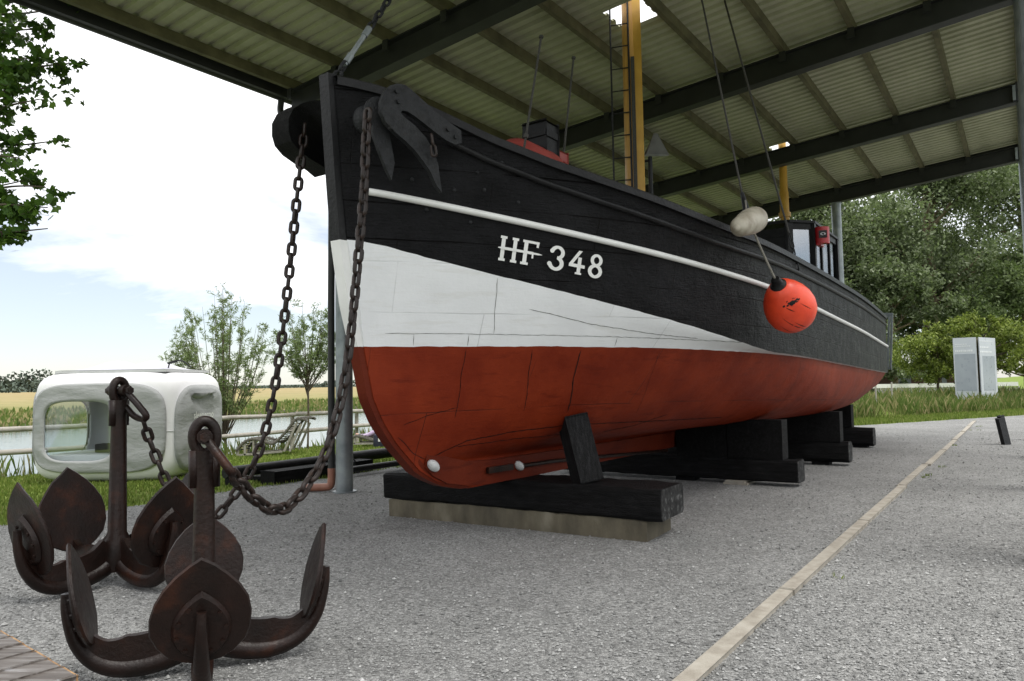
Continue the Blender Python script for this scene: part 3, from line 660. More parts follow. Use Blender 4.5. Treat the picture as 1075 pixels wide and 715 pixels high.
def shackle(root, top, f, end, r, gap):
    """pin through the eye and a U bow hanging from it toward end"""
    top, end = np.asarray(top), np.asarray(end); f = np.asarray(f)/np.linalg.norm(f); ax = end-top; L = np.linalg.norm(ax); ax /= L
    mb = MB(); mb.tube([top-f*(gap+r*1.9), top+f*(gap+r*1.9)], r*.95, 10)
    for sg in (-1, 1): mb.tube([top+f*sg*(gap-r), top+f*sg*(gap+r)], r*1.75, 12); mb.tube([top+f*sg*(gap+r*1.0), top+f*sg*(gap+r*2.5)], r*1.2, 6)
    pts = [top-f*gap, top-f*gap*1.15+ax*L*.45]+[top+ax*(L-gap*1.0+gap*math.sin(t))-f*gap*1.15*math.cos(t) for t in np.linspace(.2, math.pi-.2, 9)]+[top+f*gap*1.15+ax*L*.45, top+f*gap]
    mb.tube(pts, r, 9, up=np.cross(f, ax)); return obj('shackle', mb, 'rust_iron', root, smooth='auto')
F1 = (-1.68, 4.02); R1 = (-3.10, 5.80)
near = anchor('rusty brown anchor nearest the camera, its broad fluke facing the viewer beside the bench', *F1, 1.0, [R(-68), R(22), R(112), R(202)], 1.33, R(-66), 3)
far = anchor('taller rusty anchor standing behind the first one, in front of the pale camping pod', *R1, 1.12, [R(-31), R(59), R(149), R(239)], 1.585, R(-28), 9)
e1 = np.array([F1[0], F1[1], 1.245]); d1 = np.array([.39, -.92, 0]); end1 = at(244, 497, 3.98)
shackle(near, e1+d1*.01, d1, end1, .023, .055)
e2 = np.array([R1[0], R1[1], 1.50]); d2 = np.array([.88, -.47, 0]); end2 = at(150, 440, 5.75)
shackle(far, e2, d2, end2, .026, .075)
# the two mooring chains
pA, pB = np.array([-1.56, 3.96, 0]), W(4.0, AX+.47, 0)
path1 = [onV(x, y, pA, pB) for x, y in ((243,492),(256,512),(272,528),(290,536),(307,528),(324,507),(340,480),(351,447),(359,415),(366,370),(372,315),(377,260),(382,200),(384,150),(386,118),(387,104))]
path1[0] = end1; ch1 = thing('anchor_chain', 'rusty chain sagging from the near anchor up to the port bow roller', 'chain', path1[0], 0, 'rusty anchor chains')
link = chain(ch1, path1, .094, .136, .088, .0165, 'rust_chain', d1)
pA, pB = np.array([-3.0, 5.8, 0]), W(4.02, AX-.42, 0)
path2 = [onV(x, y, pA, pB) for x, y in ((147,437),(157,462),(167,487),(178,514),(192,538),(207,550),(223,546),(238,530),(252,511),(264,492),(277,458),(287,415),(296,355),(303,293),(309,235),(314,185),(318,150),(320,128))]
path2[0] = end2; ch2 = thing('anchor_chain', 'rusty chain hanging from the starboard bow block down to the taller anchor', 'chain', path2[0], 0, 'rusty anchor chains')
chain(ch2, path2, .094, .136, .088, .0165, 'rust_chain', d2, first_mesh=link)
# forestay: shackle, turnbuckle, chain up to the roof
st0 = onC(352, 82, AX); st1 = onC(408, 0, AX); dv = (st1-st0)/np.linalg.norm(st1-st0)
def fs(y): return onC(352+(408-352)*(82-y)/82, y, AX)
mb = MB(); mb.tube([fs(68), fs(30)], [.022, .022], 10); mb.tube([fs(66), fs(58)], .03, 10); mb.tube([fs(38), fs(30)], .03, 10); obj('turnbuckle', mb, 'galvanised', boat, smooth='auto')
hi = st0+dv*((6.35-st0[2])/dv[2])
sub = thing('chain_stay', '', 'x', fs(82)); del sub['label'], sub['category']; sub.parent = boat; sub.matrix_local = world_of(boat).inverted() @ Matrix.Translation(tuple(fs(82)))
def stay_links(name, p, q, pitch, L, Wd, r, m):
    mb = MB(); n = max(2, int(np.linalg.norm(q-p)/pitch)); x = (q-p)/np.linalg.norm(q-p)
    y = np.cross((0, 0, 1.), x); y = y/np.linalg.norm(y); z = np.cross(x, y); lk = link_mesh(L, Wd, r)
    for i in range(n):
        c = p+(q-p)*(i+.5)/n; an = R(35)+R(90)*(i % 2); yy = y*math.cos(an)+z*math.sin(an); zz = np.cross(x, yy)
        V = [c+x*v[0]+yy*v[1]+zz*v[2] for v in lk.v]; mb.add(V, lk.f)
    return obj(name, mb, m, boat, smooth=True)
bpy.data.objects.remove(sub)
stay_links('stay_chain', fs(30), hi, .085, .115, .07, .012, 'black_iron'); stay_links('stay_shackle', fs(84), fs(66), .11, .14, .09, .014, 'black_iron')
stay_links('shroud_chain', S2-np.array([0, 0, .05]), to_roof(S2, HEAD, S2[2]+.45), .085, .115, .065, .010, 'black_iron')
mbx = MB(); c0 = at(455, 152, 6.0); stay_links('cheek_chain', onV(453, 141, W(4.1, AX+.68, 0), W(5, AX+1.0, 0)), onV(456, 164, W(4.1, AX+.68, 0), W(5, AX+1.0, 0)), .075, .11, .06, .012, 'rust_chain')
# ------------------------------------------------------------------ wheelhouse, lantern, stern frame
wh = [(14.97, -3.68), (15.40, -3.30), (17.7, -3.30)]
wh_full = wh+[(a, 2*AX-c) for a, c in wh[::-1]]
ZR = 4.64
mb = MB(); mb.prism([W(a, c, ZR-.03) for a, c in wh_full], (0, 0, .05)); cen = W(16.3, AX, 0)
mb2 = MB(); P = [[W(a, c, ZR+.02) for a, c in wh_full], [W(AX*0+16.3+(a-16.3)*.8, AX+(c-AX)*.8, ZR+.09) for a, c in wh_full]]; mb.grid(P, close_u=True); mb.f.append(tuple(range(len(mb.v)-6, len(mb.v)))); mb.mi.append(0)
house = obj('wheelhouse', mb, 'black_paint', boat, label='dark wheelhouse with tall windows and flat overhanging roof')
def inset(a, c, k=.07): return (a+(k if a < 15.2 else (k*.4 if a < 16 else -k)), AX+(c-AX)*(1-k/1.25))
wi = [inset(a, c) for a, c in wh_full]
mb = MB(); gl = MB(); bedz = 2.46
for i in range(6):
    (a0, c0), (a1, c1) = wi[i], wi[(i+1) % 6]; p, q = W(a0, c0, 0), W(a1, c1, 0); L = np.linalg.norm(q-p); d = (q-p)/L; Zv = np.array([0, 0, 1.])
    mb.bar(p+Zv*bedz, p+Zv*(ZR-.03), .12, .12, up=d)
    if i == 5:                                                     # boarded front
        mb.bar(p+Zv*3.5, q+Zv*3.5, .04, 2.05)
        for k in range(9): zz = 2.6+k*.22; mb.bar(p+Zv*zz+d*.06, q+Zv*zz-d*.06, .075, .03)
        continue
    mb.bar(p+Zv*2.85, q+Zv*2.85, .05, .80); mb.bar(p+Zv*(ZR-.09), q+Zv*(ZR-.09), .06, .12)
    nwin = 1 if L < .9 else 3
    if i in (1, 3, 2):
        for k in range(1, nwin): pp = p+d*L*k/nwin; mb.bar(pp+Zv*3.2, pp+Zv*(ZR-.1), .06, .08, up=d)
    gl.bar(p+Zv*3.88, q+Zv*3.88, .008, 1.30)
obj('wall', mb, 'black_paint', house); obj('window', gl, 'window_glass', house)
mb = MB(); mb.boxac(15.6, 15.75, -4.2, -3.75, 3.25, 3.52, bev=.02); mb.boxac(16.2, 16.6, -4.0, -3.6, 3.25, 3.62, bev=.02); obj('chart_case', mb, 'fender_white', house)
mb = MB(); LB = W(15.58, -3.24, 0); nrm = np.array([-.25, -.97, 0]); tx = np.array([.97, -.25, 0])
P = []
for zz in (4.20, 4.53): P.append([LB+tx*.16*math.cos(t)*1.0+nrm*(.17*max(-.2, math.sin(t)))+np.array([0, 0, zz]) for t in np.linspace(R(-15), R(195), 14)])
mb.grid(P, close_u=True); mb.f += [tuple(range(13, -1, -1)), tuple(range(14, 28))]; mb.mi += [0, 0]
mb.boxac(15.42, 15.74, -3.30, -3.22, 4.16, 4.20); lan = obj('side_lantern', mb, 'lantern_red', boat, smooth='auto', label='red port side lantern box')
mb = MB(); q = LB+nrm*.172+tx*.012+np.array([0, 0, 4.30]); mb.box(q-tx*.075, tx*.15, nrm*.006, (0, 0, .15)); obj('lantern_window', mb, 'dark_goods', lan)
mb = MB(); cc = q+nrm*.010+np.array([0, 0, .078]); blob(mb, cc, (tx*.052, nrm*.004, np.array([0, 0, .030])), 10); obj('lantern_emblem', mb, 'panel_text', lan)
mb = MB(); cc = cc+nrm*.007; blob(mb, cc, (tx*.024, nrm*.004, np.array([0, 0, .014])), 10); mb.bar(cc+tx*.01-np.array([0, 0, .012]), cc+tx*.028-np.array([0, 0, .05]), .006, .014); obj('lantern_emblem', mb, 'black_iron', lan)
mb = MB(); sA = 20.0
def sf(x, y): return onA(x, y, 19.95)
for p, q in (((921,329.5), (937.5,329.5)), ((936.5,329.5), (935,388)), ((933.5,331), (932,388)), ((928,386), (936,387)), ((922,334), (937,331))): mb.bar(sf(*p), sf(*q), .05, .045)
mb.bar(sf(937, 331), sf(937, 331)-CV*.9, .035, .035); mb.bar(sf(929, 386)-CV*.02, sf(929, 386)-CV*.9, .035, .035); mb.bar(sf(928, 345), sf(930, 386), .1, .03)
obj('stern_frame', mb, 'galvanised', boat)
# ------------------------------------------------------------------ fenders
Bc = onC(829, 322, AX+2.42); top = onC(809, 284, AX+2.36)
bz = top-Bc; bz /= np.linalg.norm(bz); bo = thing('buoy_fender', 'bright orange pear shaped buoy hung by a rope against the black hull', 'buoy', Bc)
qx = Vector(tuple(bz)).to_track_quat('Z', 'Y').to_matrix().to_4x4(); M = Matrix.Translation(tuple(Bc)) @ qx
mb = MB(); mb.lathe([(.0, -.30), (.08, -.29), (.16, -.255), (.225, -.195), (.268, -.11), (.28, -.02), (.270, .07), (.243, .155), (.203, .235), (.155, .305), (.115, .35), (.06, .375)], 36, M); obj('float', mb, 'buoy_orange', bo, smooth=True)
mb = MB(); mb.lathe([(.085, .35), (.09, .375), (.065, .395), (.058, .41), (.055, .44), (.03, .455)], 20, M); mb.lathe([(.045, .41), (.055, .44), (.045, .47), (.02, .48)], 12, M); obj('neck', mb, 'black_paint', bo, smooth='auto')
mb = MB(); rng = random.Random(4); nb = Bc+(EYE-Bc)/np.linalg.norm(EYE-Bc)*.2
for _ in range(44):
    an, rr = rng.uniform(0, 6.28), abs(rng.gauss(0, .026)); u = np.cross((EYE-Bc)/np.linalg.norm(EYE-Bc), (0, 0, 1.)); p = u*(.0+rr*math.cos(an)*1.5)*1+np.array([0, 0, .075+rr*math.sin(an)])
    dirv = p+(EYE-Bc)/np.linalg.norm(EYE-Bc)*.27; l = M.inverted() @ Vector(tuple(Bc+dirv)); rr2 = float(np.interp(l.z, [-.30,-.29,-.255,-.195,-.11,-.02,.07,.155,.235,.305,.35], [.0,.08,.16,.225,.268,.28,.270,.243,.203,.155,.115]))
    hl = math.hypot(l.x, l.y); l2 = Vector((l.x/hl*(rr2+.001), l.y/hl*(rr2+.001), l.z)); w = M @ l2; nn = (w-Vector(tuple(Bc))).normalized(); s_ = rng.uniform(.006, .026)*max(.3, 1-rr*6)
    blob(mb, np.array(w), (np.array(nn.orthogonal().normalized())*s_, np.array(nn.cross(nn.orthogonal()).normalized())*s_*.6, np.array(nn)*.0022), 6)
obj('tar_stain', mb, 'black_paint', bo)
mb = MB(); prof_ = ([-.30,-.29,-.255,-.195,-.11,-.02,.07,.155,.235,.305,.35], [.0,.08,.16,.225,.268,.28,.270,.243,.203,.155,.115]); vd = (EYE-Bc)/np.linalg.norm(EYE-Bc); lv = M.inverted().to_3x3() @ Vector(tuple(vd)); th0 = math.atan2(lv.y, lv.x)
for (t0, z0_), (t1, z1_) in (((-.5, .12), (.2, -.2)), ((-.1, .02), (.25, -.17)), ((-.7, .0), (-.35, -.18)), ((.5, .18), (.75, .02)), ((-.2, .22), (.1, .14))):
    G = []
    for k in range(9):
        u = k/8; zz = z0_+(z1_-z0_)*u; row = []
        for e in (-1, 1): w_ = e*.006*math.sin(math.pi*min(.98, max(.02, u))); tt = th0+t0+(t1-t0)*u; z2 = zz+w_; r2 = float(np.interp(z2, *prof_))+.0012; row.append(np.array(M @ Vector((r2*math.cos(tt+w_), r2*math.sin(tt+w_), z2))))
        G.append(row)
    mb.grid(G)
obj('scuff_mark', mb, 'rust_iron', bo)
tp = np.array(M @ Vector((0, 0, .47))); mb = MB(); k1 = onC(791, 243, AX+2.22); k0 = onC(784, 226, AX+2.16)
mb.tube(smooth_path([k0, k1, k1*.5+tp*.5+np.array([0, 0, -.01]), tp], 30), .012, 6); mb.tube([k1+np.array([0, 0, .06]), k1-np.array([0, 0, .02])], .024, 8); obj('rope', mb, 'pale_rope', bo, smooth=True)
fl, fr = onC(775, 239, AX+2.30), onC(793, 230, AX+2.30); d = fr-fl; L = np.linalg.norm(d); Mf = Matrix.Translation(tuple((fl+fr)/2)) @ Vector(tuple(d)).to_track_quat('Z', 'Y').to_matrix().to_4x4()
fo = thing('cylinder_fender', 'grubby white capsule fender lying on the bulwark above the orange buoy', 'fender', (fl+fr)/2)
h = L/2*.9; mb = MB(); mb.lathe([(.0, -h-.07), (.045, -h-.06), (.075, -h-.03), (.10, -h+.03), (.115, -h*.3), (.128, 0), (.136, h*.4), (.138, h*.8), (.133, h+.02), (.118, h+.07), (.09, h+.11), (.05, h+.135), (.0, h+.14)], 28, Mf); obj('body', mb, 'fender_white', fo, smooth=True)
mb = MB(); mb.lathe([(.03, -h-.10), (.035, -h-.05), (.06, -h-.04)], 12, Mf); obj('end_eye', mb, 'fender_white', fo, smooth=True)
mb = MB(); mb.tube(smooth_path([(fl+fr)/2+np.array([0, 0, .1]), S1+np.array([0, 0, .12])], 10), .01, 6); obj('lashing', mb, 'pale_rope', fo)
# ------------------------------------------------------------------ keel blocks
def bottom_z(a, c):
    b = abs(c-AX); lo, hi = .5, 1.9
    for _ in range(40):
        m_ = (lo+hi)/2
        if half(a, m_) < b: lo = m_
        else: hi = m_
    return max(lo, .72)
def beam_thing(name, label, cat, p0, p1, w, z0, z1, m, group=None, bev=.02, up=None):
    """horizontal timber between ground points p0, p1 (front bottom edge), depth w to the back"""
    p0, p1 = np.asarray(p0, float), np.asarray(p1, float); d = p1-p0; d[2] = 0; L = np.linalg.norm(d); d /= L; n = np.array([-d[1], d[0], 0])
    if np.dot(n, AV) < 0: n = -n
    o = p0.copy(); o[2] = z0; mb = MB(); bm = bmesh.new(); ns = 26; vs = []
    prof = [(0, bev), (bev, 0), (w-bev, 0), (w, bev), (w, z1-z0-bev), (w-bev, z1-z0), (bev, z1-z0), (0, z1-z0-bev)]; G = []
    rr = random.Random(int(p0[0]*97+z0*31)); bm.free()
    for i in range(ns+1): G.append([o+d*L*i/ns+n*(y+rr.uniform(-.009, .009))+np.array([0, 0, z+rr.uniform(-.009, .009)*(0 if z < .001 and m == 'concrete' else 1)]) for y, z in prof])
    mb.grid(G, close_u=True); k = len(mb.v); mb.f += [tuple(range(7, -1, -1)), tuple(range(k-8, k))]; mb.mi += [0, 0]
    ob = obj(name, mb, m, None, smooth='auto', origin=(p0+p1)/2*np.array([1, 1, 0])+np.array([0, 0, z0]), rz=math.atan2(d[1], d[0])); tag(ob, label, cat, group)
    if m == 'black_timber':
        eb = MB(); eb.prism([o+d*(L-.004)+n*(y*.97+.004)+np.array([0, 0, z*.97+.004]) for y, z in prof], d*.014); obj('end_face', eb, 'end_grain', ob)
    return ob
GP = 'black timbers under the boat'
beam_thing('concrete_plinth', 'stained concrete plinth under the black timber at the bow', 'plinth', W(6.22, -6.10), W(6.42, -2.97), .66, -.05, .2, 'concrete', None, .012)
beam_thing('keel_timber', 'long black timber on the concrete plinth below the stem', 'timber', W(6.20, -6.17), W(6.40, -2.82), .64, .203, .497, 'black_timber', GP, .03)
# leaning prop on the first timber
mb = MB(); b0, b1 = W(6.62, -3.70, .50), W(6.60, -3.86, 1.15); mb.bar(b0, b1, .21, .24, up=(.93, .36, 0), bev=.012)
tag(obj('leaning_prop', mb, 'prop_timber', None, smooth='auto', origin=b0), 'short black post leaning from the front timber against the red hull', 'prop')
for (a, c1, z0, z1, w, lb) in ((10.62, -2.64, .06, .37, .36, 'second black timber from the bow, over pale wooden shims'), (13.6, -2.54, .06, .41, .34, 'third black timber from the bow with a round worn end'), (17.35, -2.74, .05, .43, .34, 'last black timber at the stern end of the hull')):
    beam_thing('keel_timber', lb, 'timber', W(a, 2*AX-c1), W(a, c1), w, z0, z1, 'black_timber', GP, .06 if a > 12 else .03)
def chock(label, a0, a1, c0, c1, z0):
    mb = MB(); G = []
    for c in np.linspace(c0, c1, 8):
        zt0, zt1 = min(.93, bottom_z(a0, c)-.004), min(.93, bottom_z(a1, c)-.004); G.append([W(a0, c, z0), W(a1, c, z0), W(a1, c, zt1), W(a0, c, zt0)])
    mb.grid(G, close_u=True); k = len(mb.v); mb.f += [(3, 2, 1, 0), (k-4, k-3, k-2, k-1)]; mb.mi += [0, 0]
    tag(obj('hull_chock', mb, 'black_timber', None, origin=W((a0+a1)/2, (c0+c1)/2, z0), rz=ROT), label, 'chock', 'chocks wedged under the hull')
chock('wide black chock between the second timber and the hull', 10.66, 10.95, -3.62, -2.84, .373); chock('inner black chock beside the wide one on the second timber', 10.64, 10.93, -4.40, -3.635, .373)
chock('black chock on the third timber under the bilge', 13.64, 13.9, -4.2, -2.66, .413); chock('small black chock on the last timber near the stern', 17.39, 17.65, -4.3, -3.15, .433)
for a in (10.65, 13.65, 17.4): chock('black chock on the starboard side out of sight behind the keel', a, a+.28, -6.3, -4.95, .375+(.04 if a > 12 else 0)+(.02 if a > 16 else 0))
mb = MB(); mb.boxac(10.60, 10.9, -3.63, -3.32, 0, .055, bev=.006); mb.boxac(10.62, 10.9, -3.62, -3.34, .058, .10, bev=.006)
G2 = 'pale shims under the timbers'
for zz, (c0, c1), lb in ((.0, (-3.66, -3.32), 'pale wooden shim on the gravel below the second timber'), (.031, (-3.63, -3.36), 'pale wooden shim lying on another one below the second timber')):
    mb = MB(); mb.boxac(10.55, 10.95, c0, c1, zz, zz+.029, bev=.004); tag(obj('wood_shim', mb, 'kerb_stone', None, origin=W(10.75, -3.5, zz), rz=ROT), lb, 'shim', G2)
for a, c, lb in ((13.75, -3.0, 'dark packing piece between gravel and third timber'), (17.5, -3.0, 'dark packing piece between gravel and last timber'), (10.8, -4.3, 'dark packing block below the second timber by the keel')):
    mb = MB(); mb.boxac(a-.12, a+.12, c-.14, c+.14, 0, .056 if a < 17 else .046, bev=.004); tag(obj('packing_piece', mb, 'black_timber', None, origin=W(a, c, 0), rz=ROT), lb, 'packing')
# ------------------------------------------------------------------ open shelter over the boat
Z0, KS = 6.55, .0884
def zb(c): return Z0+KS*c                                    # underside of the cross beams
sh = thing('open_shelter', 'open steel shelter with dark cross beams and olive corrugated roof over the boat', 'shelter', W(7.3, -4, 0), ROT)
AF, AB, CL, CR = 2.75, 21.35, -9.32, .55
pcs = [-9.1, -8.1, -7.05, -6.0, -5.0, -3.9, -2.9, -1.9, -.9, .15]
bays = [7.30, 11.86, 16.42, 20.96]
for a in bays:
    mb = MB(); hw = .10
    for o, hh, w in ((0, .018, .2), (.342, .018, .2)):
        mb.prism([W(a-w/2, CL+.12, zb(CL+.12)+o), W(a+w/2, CL+.12, zb(CL+.12)+o), W(a+w/2, CL+.12, zb(CL+.12)+o+hh), W(a-w/2, CL+.12, zb(CL+.12)+o+hh)], CV*(CR-.25-CL-.12)+np.array([0, 0, KS*(CR-.25-CL-.12)]))
    mb.prism([W(a-.012, CL+.12, zb(CL+.12)+.018), W(a+.012, CL+.12, zb(CL+.12)+.018), W(a+.012, CL+.12, zb(CL+.12)+.342), W(a-.012, CL+.12, zb(CL+.12)+.342)], CV*(CR-.25-CL-.12)+np.array([0, 0, KS*(CR-.25-CL-.12)]))
    obj('cross_beam', mb, 'beam_steel', sh)
    for c in pcs:
        mb = MB(); mb.boxac(a-.14, a-.128, c-.05, c+.05, zb(c)+.20, zb(c)+.361); mb.boxac(a-.128, a+.14, c-.05, c+.05, zb(c)+.352, zb(c)+.361); obj('purlin_cleat', mb, 'beam_steel', sh)
holes = [(8.98, 9.62, -4.60, -4.06), (16.58, 17.05, -4.46, -3.98)]
for c in pcs:
    mb = MB(); z = zb(c)+.362; mb.boxac(AF+.03, AB-.03, c-.038, c+.038, z, z+.15); obj('purlin', mb, 'roof_timber', sh)
# corrugated sheet
mb = MB(); prof = []; a = AF; pit = .207
while a < AB:
    prof += [(a, 0), (a+.10, 0), (a+.118, .05), (a+.19, .05)]; a += pit
cs = sorted(set([CL-.05, CR]+[h[2] for h in holes]+[h[3] for h in holes])); base = .514
idx = {}
for i, (a, h) in enumerate(prof):
    for j, c in enumerate(cs): idx[i, j] = len(mb.v); mb.v.append(tuple(W(a, c, zb(c)+base+h)))
for i in range(len(prof)-1):
    for j in range(len(cs)-1):
        am, cm = (prof[i][0]+prof[i+1][0])/2, (cs[j]+cs[j+1])/2
        if any(h[0] < am < h[1] and h[2] < cm < h[3] for h in holes): continue
        mb.f.append((idx[i, j], idx[i+1, j], idx[i+1, j+1], idx[i, j+1])); mb.mi.append(0)
obj('roof_sheet', mb, 'roof_steel', sh, label='olive corrugated sheet with square holes for the masts')
mb = MB(); mb.boxac(AF, AB, CL-.09, CL-.02, zb(CL)+.34, zb(CL)+.52); obj('eave_board', mb, 'beam_steel', sh)
for a in (AF-.04, AB):
    mb = MB(); mb.prism([W(a, CL-.05, zb(CL)+.36), W(a+.03, CL-.05, zb(CL)+.36), W(a+.03, CL-.05, zb(CL)+.56), W(a, CL-.05, zb(CL)+.56)], CV*(CR-CL+.05)+np.array([0, 0, KS*(CR-CL+.05)])); obj('verge_board', mb, 'beam_steel', sh)
mb = MB(); gz = zb(CL)+.40; mb.tube([W(AF, CL-.15, gz), W(AB, CL-.15, gz)], .085, 12); obj('gutter', mb, 'beam_steel', sh, smooth='auto')
for i, a in enumerate(bays):
    for c, rr in ((-8.04, .122), (.22, .122)):
        zt = zb(c)-.002; mb = MB(); mb.tube([W(a, c, 0), W(a, c, zt)], rr, 24); mb.tube([W(a, c, 0), W(a, c, .02)], rr+.05, 24); mb.boxac(a-.13, a+.13, c-.13, c+.13, zt-.02, zt-.001) if c < -1 else mb.boxac(a-.16, a+.16, c-.17, c-.12, zt+.02, zt+.30)
        if c > 0: mb.tube([W(a, c, zt), W(a, c, zb(c)+.34)], rr, 24)
        obj('column', mb, 'galvanised', sh, smooth='auto')
mb = MB(); zt = zb(-3.95)-.002; mb.tube([W(20.96, -3.95, 0), W(20.96, -3.95, zt)], .122, 24); mb.boxac(20.83, 21.09, -4.08, -3.82, zt-.02, zt-.001); obj('column', mb, 'galvanised', sh, smooth='auto')
mb = MB(); cp = W(7.22, -8.22, 0); g0 = W(7.3, CL-.15, gz-.07)
mb.tube(smooth_path([g0, g0+np.array([0, 0, -.22]), g0+CV*.25+np.array([0, 0, -.5]), cp-CV*.2+np.array([0, 0, 5.0]), cp+np.array([0, 0, 4.7]), cp+np.array([0, 0, 2.5]), cp+np.array([0, 0, .30])], 60), .05, 12); dp = obj('downpipe', mb, 'beam_steel', sh, smooth='auto')
mb = MB(); mb.tube(smooth_path([cp+np.array([0, 0, .34]), cp+np.array([0, 0, .2]), cp+np.array([-.02, 0, .09]), cp+np.array([-.12, .01, .07]), cp+np.array([-.42, .05, .06])], 40), .055, 12); obj('drain_elbow', mb, 'copper_pipe', dp, smooth='auto')
# ------------------------------------------------------------------ the ground
BACK0, BACK1 = np.array([10.9, 23.4]), np.array([19.3, 27.9]); _bd = (BACK1-BACK0)/np.linalg.norm(BACK1-BACK0); _bn = np.array([-_bd[1], _bd[0]])
def sst(x, a, b): t = np.clip((x-a)/(b-a), 0, 1); return t*t*(3-2*t)
def height(x, y):
    x, y = np.asarray(x, float), np.asarray(y, float); a = x*AV[0]+y*AV[1]; c = x*CV[0]+y*CV[1]
    z = np.interp(c, [-1500, -300, -150, -85, -68, -60, -57, -50, -24, -20.5, -19.3, -18, -17, -13.5, -9.6], [1.3, 1.3, 1.0, -.2, -.75, -1.1, -1.35, -1.7, -1.7, -1.45, -.95, -.36, -.25, -.15, 0])
    d = (x-BACK0[0])*_bn[0]+(y-BACK0[1])*_bn[1]
    return z+.38*sst(d, 0, 9)*sst(c, -13, -6)
def axis(*segs):
    out = []
    for a, b, s in segs: out += list(np.arange(a, b, s))
    return np.array(out+[segs[-1][1]])
aa = axis((-120, -20, 20), (-20, 50, 1.2), (50, 140, 6), (140, 400, 40), (400, 1600, 200)); cc = axis((-1500, -300, 150), (-300, -90, 12), (-90, -48, 1.5), (-48, -24, 4), (-24, 2, .6), (2, 40, 1.5), (40, 100, 10), (100, 900, 100))
Ag, Cg = np.meshgrid(aa, cc, indexing='ij'); X = Ag*AV[0]+Cg*CV[0]; Y = Ag*AV[1]+Cg*CV[1]; Zg = height(X, Y)
V = np.stack([X, Y, Zg], -1).reshape(-1, 3); na, nc = Ag.shape; ii, jj = np.meshgrid(np.arange(na-1), np.arange(nc-1), indexing='ij'); q = (ii*nc+jj).ravel()
fast('ground', V, np.stack([q, q+1, q+nc+1, q+nc], 1), 'ground_cover', kind='structure', smooth=True)
rv = np.array([W(-300, -64, -1.2), W(-300, -18.5, -1.2), W(700, -18.5, -1.2), W(700, -64, -1.2)]); fast('river', rv, [[0, 1, 2, 3]], 'river_water', kind='structure')
# gravel yard, 4 mm over the ground, ragged where the lawn grows in
edge = []
for a in np.arange(-9, 24, .25): edge.append(W(a, -9.62+.10*math.sin(a*1.7)+random.uniform(-.07, .07), 0)[:2])
bk = list(np.linspace(W(24, -9.6, 0)[:2], BACK0, 20))+[BACK0+_bd*t for t in np.arange(.3, 45, .3)]
bk = [p+_bn*random.uniform(-.08, .08) for p in bk]
poly = [W(-9, 40, 0)[:2]]+edge+bk+[W(45, 40, 0)[:2]]
mb = MB(); mb.v = [(p[0], p[1], .004) for p in poly]; mb.f = [tuple(range(len(poly)))]; mb.mi = [0]
bm = bmesh.new(); vs = [bm.verts.new(v) for v in mb.v]; bm.faces.new(vs); bmesh.ops.triangulate(bm, faces=bm.faces[:]); bm.verts.index_update()
mb.f = [tuple(v.index for v in f.verts) for f in bm.faces]; mb.mi = [0]*len(mb.f); bm.free()
g = obj('gravel_yard', mb, 'gravel'); g['kind'] = 'structure'
for v in g.data.polygons:
    pass
# loose stones, thicker near the path
def on_gravel(x, y):
    a = x*AV[0]+y*AV[1]; c = x*CV[0]+y*CV[1]; d = (x-BACK0[0])*_bn[0]+(y-BACK0[1])*_bn[1]; return (c > -9.6) & (d < -.1) & (a < 24.5+(c+9.6)*10)
n = 110000; rad = 2.4*np.exp(RNG.random(n)*math.log(24/2.4)); th = R(90)+(RNG.random(n)-.5)*R(110); xs, ys = rad*np.cos(th), rad*np.sin(th)
k = on_gravel(xs, ys); c_ = xs*CV[0]+ys*CV[1]; k &= (RNG.random(n) < np.where(c_ > -1.4, 1, .55)); xs, ys, rad = xs[k], ys[k], rad[k]; n = len(xs)
sz = (.004+.007*RNG.random(n)**2.2+.006*(RNG.random(n) < .04))*(1+.02*rad)
base = np.array([[1, 0, 0], [0, 1, 0], [-1, 0, 0], [0, -1, 0], [0, 0, .75], [0, 0, -.5]]); tri = np.array([[0, 1, 4], [1, 2, 4], [2, 3, 4], [3, 0, 4], [1, 0, 5], [2, 1, 5], [3, 2, 5], [0, 3, 5]])
ang = RNG.random(n)*6.283; ca, sa = np.cos(ang), np.sin(ang)
loc = base[None]*sz[:, None, None]*(.6+.8*RNG.random((n, 6, 3)))
px = loc[..., 0]*ca[:, None]-loc[..., 1]*sa[:, None]+xs[:, None]; py = loc[..., 0]*sa[:, None]+loc[..., 1]*ca[:, None]+ys[:, None]; pz = loc[..., 2]+.006+sz[:, None]*.25
fast('gravel_stones', np.stack([px, py, pz], -1).reshape(-1, 3), (tri[None]+np.arange(n)[:, None, None]*6).reshape(-1, 3), 'stones', kind='stuff')
mb = MB(); a = 2.4; rk = random.Random(5)
while a < 28:
    L = 2.96; o = rk.uniform(-.02, .02); mb.boxac(a, a+L-.008, -1.485+o, -1.402+o, -.05, .032+rk.uniform(-.012, .014), bev=.008); a += L
tx_, ty_ = [], []
for _ in range(12):
    if rk.random() < .6: a_, c_t = rk.uniform(2.6, 26), -1.36+abs(rk.gauss(0, .12))
    else: a_, c_t = rk.uniform(3, 22), rk.uniform(-9, 4)
    for _ in range(rk.randint(8, 30)): p_ = W(a_+rk.gauss(0, .03), c_t+rk.gauss(0, .03)); tx_.append(p_[0]); ty_.append(p_[1])
TUFT = (np.array(tx_), np.array(ty_))
kb = obj('kerb_strip', mb, 'kerb_stone', None, smooth='auto', origin=W(2.4, -1.45, 0), rz=ROT); kb['kind'] = 'structure'
